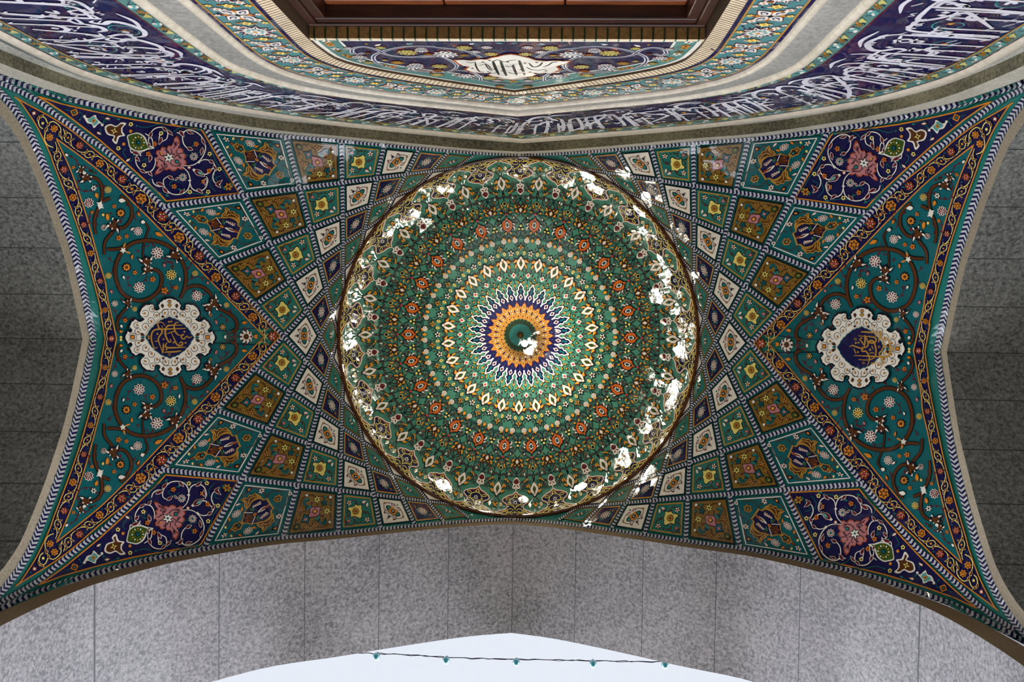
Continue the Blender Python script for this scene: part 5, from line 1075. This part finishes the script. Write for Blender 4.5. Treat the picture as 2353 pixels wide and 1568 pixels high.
while s < Ltot-.2:                # vowel strokes and dots
    q = rnd.random(); y = rnd.uniform(-.34, .95)
    if q < .5: pen([T(s, y), T(s+.06, y+.08)], .013)
    elif q < .8: dots(s, y, rnd.choice([1, 2]))
    else: pen([T(s, y), T(s+.022, y+.05), T(s+.045, y), T(s+.068, y+.05)], .012)
    s += .045
for s in np.arange(.6, Ltot, 2.6): pen([T(s-.16,1.05), T(s+.1,.55), T(s+.40,-.1)], .04, None, 6)
for s in np.arange(.4, Ltot, .71): pen([T(s-.16,-.30), T(s+.0,-.37), T(s+.2,-.30)], .012, .034)
o = []
for kd, P, w, w2, l, tp in u:
    Q = f(np.array(P, float)); Q = Q
    if kd == 's': o.append(stroke(Q, w*.82, 'letter', l, False, tp, w2 and w2*.82, L=.05))
    else: o.append(fill(Q, 'letter', l, BL))
vi = []
for s in np.arange(.2, Ltot, .42):
    c0 = rnd.uniform(.25, .75); r = rnd.uniform(.10, .17); P = np.array([(s+r*(1-q*.12)*math.cos(q*1.1), c0+r*1.1*(1-q*.12)*math.sin(q*1.1)) for q in np.arange(0, 6.5, .35)])
    vi.append(stroke(f(P), .008, 'lteal', 2, L=.05)); e = f(P[-1:])[0]; vi += [star(e, .03, .016, 5, 'orange', 3), star(e, .012, .008, 4, 'yellow', 4)]
    for k in (4, 8, 12): e = f(P[k:k+1])[0]; vi.append(leaf(e, e+np.array([rnd.uniform(-.06,.06), rnd.uniform(-.06,.06)]), .024, 'dteal', 2.5))
build('ground', [band(W2, W3, 'navy', 1)]+vi, back, cb); lt_ = build('lettering', o, back, cb); lt_['label'] = 'white Arabic lettering'

# ---- flower band
fb = thing('floral_band', 'turquoise arched band of white lotus blossoms with purple and gold edges around the wall niche', 'tile band', (XB, -DW, 7.6+EYE))
build('ground', [band(W6, W7, 'bteal', 1), strb(full_prof(mid(W6, W7, .03)), .026, 'navy', 3), strb(full_prof(mid(W6, W7, .085)), .012, 'gold', 3), strb(full_prof(mid(W6, W7, .965)), .026, 'navy', 3), strb(full_prof(mid(W6, W7, .91)), .012, 'gold', 3)], back, fb)
f, Lf = bandmap(W6, W7); bl = []; sm = []
k = 0; s = .05; mid_s = Lf/2; n_half = int(mid_s/.335)
for k in range(-n_half, n_half+1):
    s = mid_s+k*.335; c = f(np.array([[s, .5]]))[0]; c2 = f(np.array([[s+.01, .5]]))[0]; d_ = (c2-c)/np.linalg.norm(c2-c); nn = np.array([-d_[1], d_[0]])
    fr = lambda V: c+V[:,:1]*d_+V[:,1:2]*nn
    L_ = []
    if k % 2 == 0:
        L_ += [star((0,0), .125, .088, 10, 'maroon', 3, .3, True), star((0,0), .115, .07, 10, 'white', 4, .3, True), star((0,0), .06, .045, 8, 'lteal', 5, 0), star((0,0), .05, .03, 8, 'white', 6, .4), disc((0,0), .016, 'orange', 7, 6)]+[disc((.08*math.cos(q), .08*math.sin(q)), .018, 'slate', 6, 5, .006, q) for q in np.arange(.3, 6.5, .628)]
    else:
        for q in (.7, 2.44, 3.84, 5.58):
            a = np.array([math.cos(q), math.sin(q)]); L_ += [leaf(a*.01, a*.14, .085, 'maroon', 3), leaf(a*.012, a*.13, .072, 'white', 4), leaf(a*.035, a*.105, .04, 'slate', 5), leaf(a*.045, a*.095, .02, 'white', 6)]
        for q in (0, 1.57, 3.14, 4.71): a = np.array([math.cos(q), math.sin(q)]); L_ += [leaf(a*.05, a*.1, .03, 'orange', 3.5), disc(a*.09, .012, 'rust', 4, 6)]
        L_ += [disc((0,0), .016, 'ink', 7, 6)]
    bl.append((k, xf(L_, fr)))
    for (ds, cc, col, r) in ((.1675, .5, 'yellow', .04), (.1675, .26, 'white', .034), (.1675, .74, 'white', .034), (.085, .18, 'yellow', .026), (.25, .82, 'yellow', .026), (.085, .84, 'white', .022), (.25, .16, 'white', .022), (.12, .36, 'orange', .015), (.21, .64, 'orange', .015), (.13, .62, 'white', .014), (.2, .38, 'white', .014)):
        if s+ds > Lf: continue
        e = f(np.array([[s+ds, cc]]))[0]; sm += [star(e, r*1.15, r*.8, 6, 'maroon', 3, k, True), star(e, r, r*.62, 6, col, 4, k, True), disc(e, r*.3, 'orange' if col != 'orange' else 'brown', 5, 5)]
    for q in range(5):
        a = np.array([[s+rnd.uniform(0,.335), rnd.uniform(.12,.88)]]); b = a+[[rnd.uniform(-.07,.07), rnd.uniform(-.2,.2)]]; sm.append(stroke(f(np.vstack([a, b])), .006, 'navy', 2)); sm.append(leaf(f(b)[0], f(b+[[.02,.05]])[0], .016, 'navy', 2))
build('flower_sprays', sm, back, fb)
for k, L_ in bl:
    if f(np.array([[mid_s+k*.335, .5]]))[0][1] > 5.0: build('lotus_blossom', L_, back, fb)

# ---- brick surround and reveals of the niche
bk = thing('brick_arch', 'thin cream brick arch with dark joints framing the niche above the window', 'brick arch', (XB, -DW, 7.6+EYE))
f, Lb = bandmap(W7, W8); o = [band(W7, W8, 'cream', 1)]
for s in np.arange(0, Lb, .036): o.append(stroke(f(np.array([[s, 0], [s, 1]])), .005, 'brown', 2))
build('brick_course', o, back, bk)
DT = 1.953
a = rsamp(full_prof(W8, -EYE+.01), 90); n = len(a); V = [(x, -DW, h+EYE) for x, h in a]+[(x, -2.06, h+EYE) for x, h in a]
mesh('brick_reveal', V, [(i, i+1, n+i+1, n+i) for i in range(n-1)], stone('shaded_brown_brick', (58,40,22), (92,66,38), 40, .7), bk)  # brown brick with the recess shadow put into its darker colour
tympf = lambda P, layer=0.0: np.stack([np.atleast_2d(P)[:,0], -DT+0*np.atleast_2d(P)[:,0]+layer*.0012, np.atleast_2d(P)[:,1]+EYE], 1)
BOT = 6.135
ty = thing('tympanum', 'navy half-moon tile panel with white scrolls and a white cartouche above the wooden window', 'tile panel', (XB, -DT, BOT+EYE))
def tb(z, *P): return np.array([to_back(p, DT) for p in z(*P)])
r3 = zm(600, 0, 2.715); r4 = zm(950, 60, 3.3175)
t8 = W8[W8[:,1] > BOT]; outl = np.vstack([[(-t8[-1,0]+XB, BOT)], np.stack([-t8[::-1,0]+XB, t8[::-1,1]], 1), np.stack([t8[1:,0]+XB, t8[1:,1]], 1), [(t8[-1,0]+XB, BOT)]])
ctr = np.array([XB, BOT+.45])
def shrink(P, d):
    Q = P.copy(); t = np.roll(P, -1, 0)-np.roll(P, 1, 0); nn = np.stack([t[:,1], -t[:,0]], 1); nn /= (np.linalg.norm(nn, axis=1)[:,None]+1e-9); Q = P+nn*d
    return Q
in1 = shrink(outl, .04); in2 = outl*0
iw = hp([(0,7.24),(.45,7.02),(.75,6.85),(.95,6.66),(1.02,6.42),(1.04,BOT+.07)], 5); inl = np.vstack([np.stack([-iw[::-1,0]+XB, iw[::-1,1]], 1), np.stack([iw[1:,0]+XB, iw[1:,1]], 1)])
o = [fillb(outl, 'white', 0), fillb(np.array([ctr+(p-ctr)*np.array([.972, .972]) for p in outl]), 'sage', 1), fillb(inl, 'dusk', 2), strb(inl, .016, 'white', 3, closed=True)]
for s in np.linspace(.02, .98, 34):
    i = int(s*(len(inl)-1)); p = inl[i]+(inl[i]-ctr)*.085; o += [star(p, .038, .02, 5, ['gold','olive','white','orange'][int(s*100) % 4], 3, s*9), disc(p, .012, 'brown', 4, 5)]
build('panel_border', o, tympf, ty)
MX = lambda L_: flat(L_)+xf(L_, lambda V: (V-[XB, 0])*np.array([-1, 1])+[XB, 0])
sc = []
for P in ([(1086,288),(980,284),(880,290),(790,308),(715,335),(700,362),(735,395),(830,425),(950,436),(1086,440)], [(565,322),(575,298),(640,288),(720,305),(780,335),(870,350),(980,352),(1086,350)], [(560,320),(600,335),(640,325)]):
    Q = catmull(tb(r3, *P), 5); sc += [strb(Q, .040, 'slate', 3), strb(Q, .028, 'white', 4), strb(Q, .013, 'slate', 5)]
for P in ([(0,232),(100,222),(220,232),(310,275),(330,305),(290,335),(200,350),(60,345),(0,340)], [(0,150),(120,155),(250,165),(400,185),(520,235)], [(330,330),(440,345),(505,380),(515,410)], [(740,440),(640,430),(540,415),(440,395)]):
    Q = catmull(tb(r4, *P), 5); sc += [strb(Q, .036, 'slate', 3), strb(Q, .024, 'white', 4), strb(Q, .011, 'slate', 5)]
build('white_scrolls', MX(sc), tympf, ty)
fl_ = []
for z, c, r, col in ((z_, c_, r_*.78, k_) for z_, c_, r_, k_ in ((r3,(745,292),.045,'straw'), (r3,(912,322),.09,'straw'), (r3,(545,296),.045,'white'), (r3,(615,352),.07,'white'), (r3,(670,385),.045,'straw'), (r3,(960,412),.085,'white'), (r3,(850,385),.06,'gold'), (r3,(1045,332),.03,'rust'), (r3,(770,370),.03,'straw'), (r3,(670,325),.03,'maroon'), (r4,(388,158),.07,'straw'), (r4,(592,207),.06,'straw'), (r4,(245,208),.11,'white'),
                     (r4,(110,207),.04,'rust'), (r4,(200,300),.075,'straw'), (r4,(190,332),.05,'rust'), (r4,(180,365),.065,'straw'), (r4,(580,388),.07,'straw'), (r4,(385,215),.035,'gold'), (r4,(400,375),.09,'white'), (r4,(20,290),.07,'white'), (r4,(60,180),.06,'white'), (r4,(560,155),.05,'white'), (r4,(470,190),.05,'white'), (r4,(640,410),.05,'white'), (r4,(660,455),.05,'gold'), (r3,(1000,300),.05,'white'))):
    e = tb(z, c)[0]; fl_ += [star(e, r*1.12, r*.9, 9, 'maroon', 3.5, .2, True)]+lotb(e, r, .3, col, 'slate' if col == 'white' else 'olive', 6)
for q in range(90):
    e = np.array([XB-rnd.uniform(.02, .98), rnd.uniform(BOT+.1, 6.95)]); 
    if abs(e[0]-XB) > 1.02-(e[1]-BOT)*.9: continue
    fl_.append(leaf(e, e+[rnd.uniform(-.05,.05), rnd.uniform(-.05,.05)], .024, rnd.choice(['olive','lteal','orange','slate','white','white','rust']), 3))
build('flowers', MX(fl_), tympf, ty)
cw = tb(r4, (315,250),(380,247),(440,253),(500,243),(560,246),(600,232),(640,226),(690,212),(740,206),(790,212),(840,226),(880,234),(930,252),(1000,258),(1060,255),(1120,258),(1190,256),(1160,275),(1100,290),(1085,300),(1110,322),(1050,350),(1000,345),(960,352),(925,345),(900,345),(935,358),(900,372),(850,380),(800,388),(750,397),(690,388),(650,377),(610,374),(575,360),(598,345),(560,348),(510,346),(450,340),(400,320),(430,300),(380,292),(350,275))
o = [fillb(np.array([cw.mean(0)+(p-cw.mean(0))*1.06 for p in cw]), 'rust', 7), fillb(cw, 'white', 8)]
ct = build('cartouche', o, tympf, ty); ct['label'] = 'white lobed cartouche'
sk = []
for P, w in (([(606,255),(622,300),(652,360)],.03), ([(664,252),(680,300),(708,368)],.03), ([(758,285),(770,320),(787,362)],.028), ([(806,250),(825,300),(848,362)],.03), ([(470,262),(480,300),(505,335),(540,338)],.018), ([(600,262),(640,245),(690,262),(740,250),(790,245)],.014),
             ([(880,270),(915,300),(960,290),(985,262)],.02), ([(990,300),(1030,285),(1060,265),(1100,262)],.016), ([(545,270),(570,310),(600,330)],.014), ([(500,290),(560,280),(600,320),(640,300)],.012), ([(860,300),(900,320),(960,325),(1010,315)],.014), ([(700,290),(740,300),(770,280)],.01), ([(720,340),(760,350),(830,345)],.012), ([(560,330),(600,350),(640,340)],.01), ([(400,262),(440,268),(470,262)],.012)):
    sk.append(stroke(catmull(tb(r4, *P), 4), w*.7, 'ink', 9, taper=.4, L=.06))
for c in ((530,262),(580,250),(720,262),(850,270),(940,265),(1010,330),(680,330),(820,320),(890,340),(450,310)): sk.append(star(tb(r4, c)[0], .014, .01, 4, 'maroon', 9))
iq = build('inscription', sk, tympf, None); iq.parent = ct; iq['label'] = 'dark Arabic lettering'
# lintel: cream course and brown soffit bricks with green joints
HWL = 1.205
lt3 = thing('brick_lintel', 'straight brick lintel with dark green joints under the half-moon panel', 'lintel', (XB, -DW, 6.11+EYE))
o = [fillb([(XB-HWL, 6.11), (XB+HWL, 6.11), (XB+HWL, 6.155), (XB-HWL, 6.155)], 'cream', 0)]
g = lambda P, layer=0.0: np.stack([np.atleast_2d(P)[:,0], -DW+0*np.atleast_2d(P)[:,0]+layer*.0012, np.atleast_2d(P)[:,1]+EYE], 1)
for x in np.arange(XB-HWL+.03, XB+HWL, .069): o.append(strb([(x, 6.11), (x, 6.155)], .009, 'teal', 1))
build('cream_course', o, g, lt3)
g2 = lambda P, layer=0.0: np.stack([np.atleast_2d(P)[:,0], np.atleast_2d(P)[:,1], 6.11+EYE-layer*.0012+0*np.atleast_2d(P)[:,0]], 1)
bb = MATS.get('brickb') or stone('soffit_brick', (104,74,36), (150,112,62), 40, .55); MATS['brickb'] = bb
o = [fillb([(XB-HWL, -DW), (XB+HWL, -DW), (XB+HWL, -2.05), (XB-HWL, -2.05)], 'brickb', 0)]
for x in np.arange(XB-HWL+.03, XB+HWL, .069): o.append(strb([(x, -DW), (x, -2.05)], .012, 'dgreen', 1))
PAL['brickb'] = (120, 88, 46); build('soffit_bricks', o, g2, lt3)

# ---- wooden window
def wood(name, c1, c2, rough=.35):
    m = bpy.data.materials.new(name); m.use_nodes = True; nt = m.node_tree; b = nt.nodes['Principled BSDF']; co = nt.nodes.new('ShaderNodeTexCoord')
    mp_ = nt.nodes.new('ShaderNodeMapping'); mp_.inputs['Scale'].default_value = (1.5, 14, 14); nt.links.new(co.outputs['Object'], mp_.inputs[0])
    nz = N(nt, 'ShaderNodeTexNoise'); nz.inputs['Scale'].default_value = 3; nz.inputs['Detail'].default_value = 6; nt.links.new(mp_.outputs[0], nz.inputs['Vector'])
    rp = nt.nodes.new('ShaderNodeValToRGB'); rp.color_ramp.elements[0].color = lin(c1); rp.color_ramp.elements[1].color = lin(c2); rp.color_ramp.elements[0].position = .3; rp.color_ramp.elements[1].position = .7
    nt.links.new(nz.outputs[0], rp.inputs[0]); nt.links.new(rp.outputs[0], b.inputs['Base Color']); b.inputs['Roughness'].default_value = rough
    return m
w_dark = wood('mahogany', (34,14,9), (62,28,18)); w_light = wood('varnished_teak', (84,40,17), (132,68,30), .3)
win = bpy.data.objects.new('window_1', None); C.objects.link(win); win.location = (XB, -2.0, 4.2+EYE); win['kind'] = 'structure'
win['label'] = 'dark wooden window with three casements at the top edge'
def boxes(name, L_, mat, parent):
    V = []; Fc = []
    for x0, x1, y0, y1, z0, z1 in L_:
        k = len(V); V += [(x, y, z) for z in (z0, z1) for y in (y0, y1) for x in (x0, x1)]
        Fc += [(k, k+1, k+3, k+2), (k+4, k+6, k+7, k+5), (k, k+4, k+5, k+1), (k+2, k+3, k+7, k+6), (k, k+2, k+6, k+4), (k+1, k+5, k+7, k+3)]
    me = bpy.data.meshes.new(name); me.from_pydata(V, [], Fc); me.materials.append(mat); me.update(); o = bpy.data.objects.new(name, me); C.objects.link(o)
    o.parent = parent
    r = parent
    if r is not None: o.matrix_parent_inverse = Matrix.Translation(-r.location) if r.type == 'EMPTY' else Matrix.Identity(4)
    md = o.modifiers.new('bevel', 'BEVEL'); md.width = .008; md.segments = 2
    return o
ZT = 6.11+EYE; ZB_ = 2.2+EYE
boxes('window_frame', [(XB-HWL, XB+HWL, -2.16, -2.006, ZT-.045, ZT), (XB-HWL, XB-HWL+.06, -2.16, -2.006, ZB_, ZT-.045), (XB+HWL-.06, XB+HWL, -2.16, -2.006, ZB_, ZT-.045), (XB-HWL, XB+HWL, -2.16, -2.006, ZB_-.1, ZB_)], w_dark, win)
boxes('window_frame', [(XB-HWL+.06, XB+HWL-.06, -2.17, -2.02, ZT-.13, ZT-.045), (XB-HWL+.06, XB-HWL+.13, -2.17, -2.02, ZB_, ZT-.13), (XB+HWL-.13, XB+HWL-.06, -2.17, -2.02, ZB_, ZT-.13)], w_dark, win)
glass = bpy.data.materials.new('dark_glass'); glass.use_nodes = True; gb = glass.node_tree.nodes['Principled BSDF']; gb.inputs['Base Color'].default_value = (.01, .012, .015, 1); gb.inputs['Roughness'].default_value = .06
x0 = XB-HWL+.13; wd = (2*HWL-.26)/3
for i in range(3):
    a, b = x0+i*wd+.004, x0+(i+1)*wd-.004; t_ = ZT-.135
    s_ = boxes('sash', [(a, b, -2.19, -2.10, t_-.09, t_), (a, a+.085, -2.19, -2.10, ZB_, t_-.09), (b-.085, b, -2.19, -2.10, ZB_, t_-.09), (a+.085, b-.085, -2.19, -2.10, 4.6+EYE, 4.68+EYE), (a+.085, b-.085, -2.19, -2.10, ZB_, ZB_+.09)], w_light, win)
    boxes('glazing_bead', [(a+.085, b-.085, -2.17, -2.115, t_-.115, t_-.09), (a+.085, a+.11, -2.17, -2.115, ZB_+.09, t_-.115), (b-.11, b-.085, -2.17, -2.115, ZB_+.09, t_-.115)], w_dark, s_)
    boxes('pane', [(a+.08, b-.08, -2.178, -2.170, ZB_+.05, t_-.09)], glass, s_)
# ------------------------------------------------------------------ lamp under the dome, festoon of bulbs outside
def lathe(name, prof, mat, loc, parent=None, n=20, smooth=True):
    V = []; Fc = []
    for r, z in prof:
        for i in range(n): V.append((loc[0]+r*math.cos(2*math.pi*i/n), loc[1]+r*math.sin(2*math.pi*i/n), loc[2]+z))
    for j in range(len(prof)-1):
        for i in range(n): Fc.append((j*n+i, j*n+(i+1) % n, (j+1)*n+(i+1) % n, (j+1)*n+i))
    return mesh(name, V, Fc, mat, parent, smooth)
def tube(name, P, r, mat, parent=None, n=8):
    P = np.asarray(P, float); V = []; Fc = []; t = np.gradient(P, axis=0)
    for p, d in zip(P, t):
        d = Vector(d).normalized(); a = d.orthogonal().normalized(); b = d.cross(a)
        for i in range(n):
            q = 2*math.pi*i/n; V.append(tuple(Vector(p)+a*r*math.cos(q)+b*r*math.sin(q)))
    for j in range(len(P)-1):
        for i in range(n): Fc.append((j*n+i, j*n+(i+1) % n, (j+1)*n+(i+1) % n, (j+1)*n+i))
    return mesh(name, V, Fc, mat, parent, True)
def plain(name, col, rough=.4, metal=0.0, emis=0.0, ec=None, trans=0.0):
    m = bpy.data.materials.new(name); m.use_nodes = True; b = m.node_tree.nodes['Principled BSDF']; b.inputs['Base Color'].default_value = lin(col)
    b.inputs['Roughness'].default_value = rough; b.inputs['Metallic'].default_value = metal; b.inputs['Transmission Weight'].default_value = trans
    if emis: b.inputs['Emission Color'].default_value = ec or (1, .93, .82, 1); b.inputs['Emission Strength'].default_value = emis
    return m
brass = plain('aged_brass', (112, 84, 48), .35, .9)
LP = (0.062, 0.078, 10.87+EYE)
lamp = thing('pendant_lamp', 'small glowing globe lamp hanging just off the centre of the dome', 'lamp', LP)
lathe('ceiling_rose', [(0,-.012), (.03,-.012), (.034,0), (.03,.02), (.0,.03)], brass, (0, 0, ZAP-.05+EYE), lamp, 16)
tube('stem', [(0, 0, ZAP-.06+EYE), (.012, .016, ZAP-.2+EYE), (LP[0]-.004, LP[1]-.004, LP[2]+.07), (LP[0], LP[1], LP[2]+.04)], .005, brass, lamp)
lathe('globe', [(.0001,-.036), (.014,-.033), (.027,-.024), (.035,-.009), (.035,.009), (.027,.024), (.014,.033), (.0001,.036)], plain('lit_globe', (255, 246, 230), .3, emis=60), LP, lamp)

def at_y(p, y):
    d = ray(*p); t = (y-CAM[1])/d[1]; X = CAM+d*t; return X+np.array([0, 0, EYE])
YC = 3.7; cable_m = plain('black_cable', (40, 34, 46), .6); sock = plain('socket', (58, 48, 52), .5)
teal_b = plain('teal_bulb_glass', (16, 120, 128), .3, trans=.15)
cp = [at_y(p, YC) for p in ((700,1490),(845,1502),(868,1502.5),(930,1505),(1028,1511),(1110,1514),(1187,1515.5),(1270,1517),(1362,1519),(1450,1520.5),(1526,1521.5),(1640,1522))]
cp = [cp[0]+np.array([-2.6, 0, .35])]+cp+[cp[-1]+np.array([2.4, 0, .1])]
cc = catmull(cp, 6); cab = tag(tube('festoon_cable', cc+np.array([[0, .004*math.sin(i*1.9), .006*math.sin(i*2.7)] for i in range(len(cc))]), .0055, cable_m), 'thin dark cable strung across the open sky outside the front arch', 'cable')
w2_ = (tube('wire', cc+np.array([[0, .006*math.sin(i*1.3+1), .008*math.sin(i*2.1+2)-.01] for i in range(len(cc))]), .0035, cable_m)); w2_.parent = cab
names = ['leftmost teal bulb hanging from the cable', 'teal bulb hanging second from the left on the cable', 'middle teal bulb hanging on the cable below the arch crown', 'teal bulb hanging second from the right on the cable', 'rightmost teal bulb, half hidden behind the stone arch edge']
first = None
for (u, v), lb in zip(((868,1502.5),(1027,1511),(1187,1515.5),(1362,1519),(1526,1521.5)), names):
    q = at_y((u, v), YC)
    if first is None:
        first = thing('festoon_bulb', lb, 'light bulb', tuple(q), 'teal bulbs on the cable'); loc0 = q
        lathe('socket', [(.0001,.012), (.014,.01), (.02,-.004), (.021,-.035), (.0001,-.036)], sock, tuple(q), first, 14)
        lathe('glass_bulb', [(.0001,-.03), (.018,-.034), (.028,-.05), (.040,-.078), (.043,-.10), (.038,-.125), (.026,-.142), (.012,-.151), (.0001,-.153)], teal_b, tuple(q), first, 20)
    else:
        c = first.copy(); C.objects.link(c); c.location = tuple(q); c['label'] = lb
        for ch in first.children: d = ch.copy(); C.objects.link(d); d.parent = c; d.matrix_parent_inverse = ch.matrix_parent_inverse.copy()
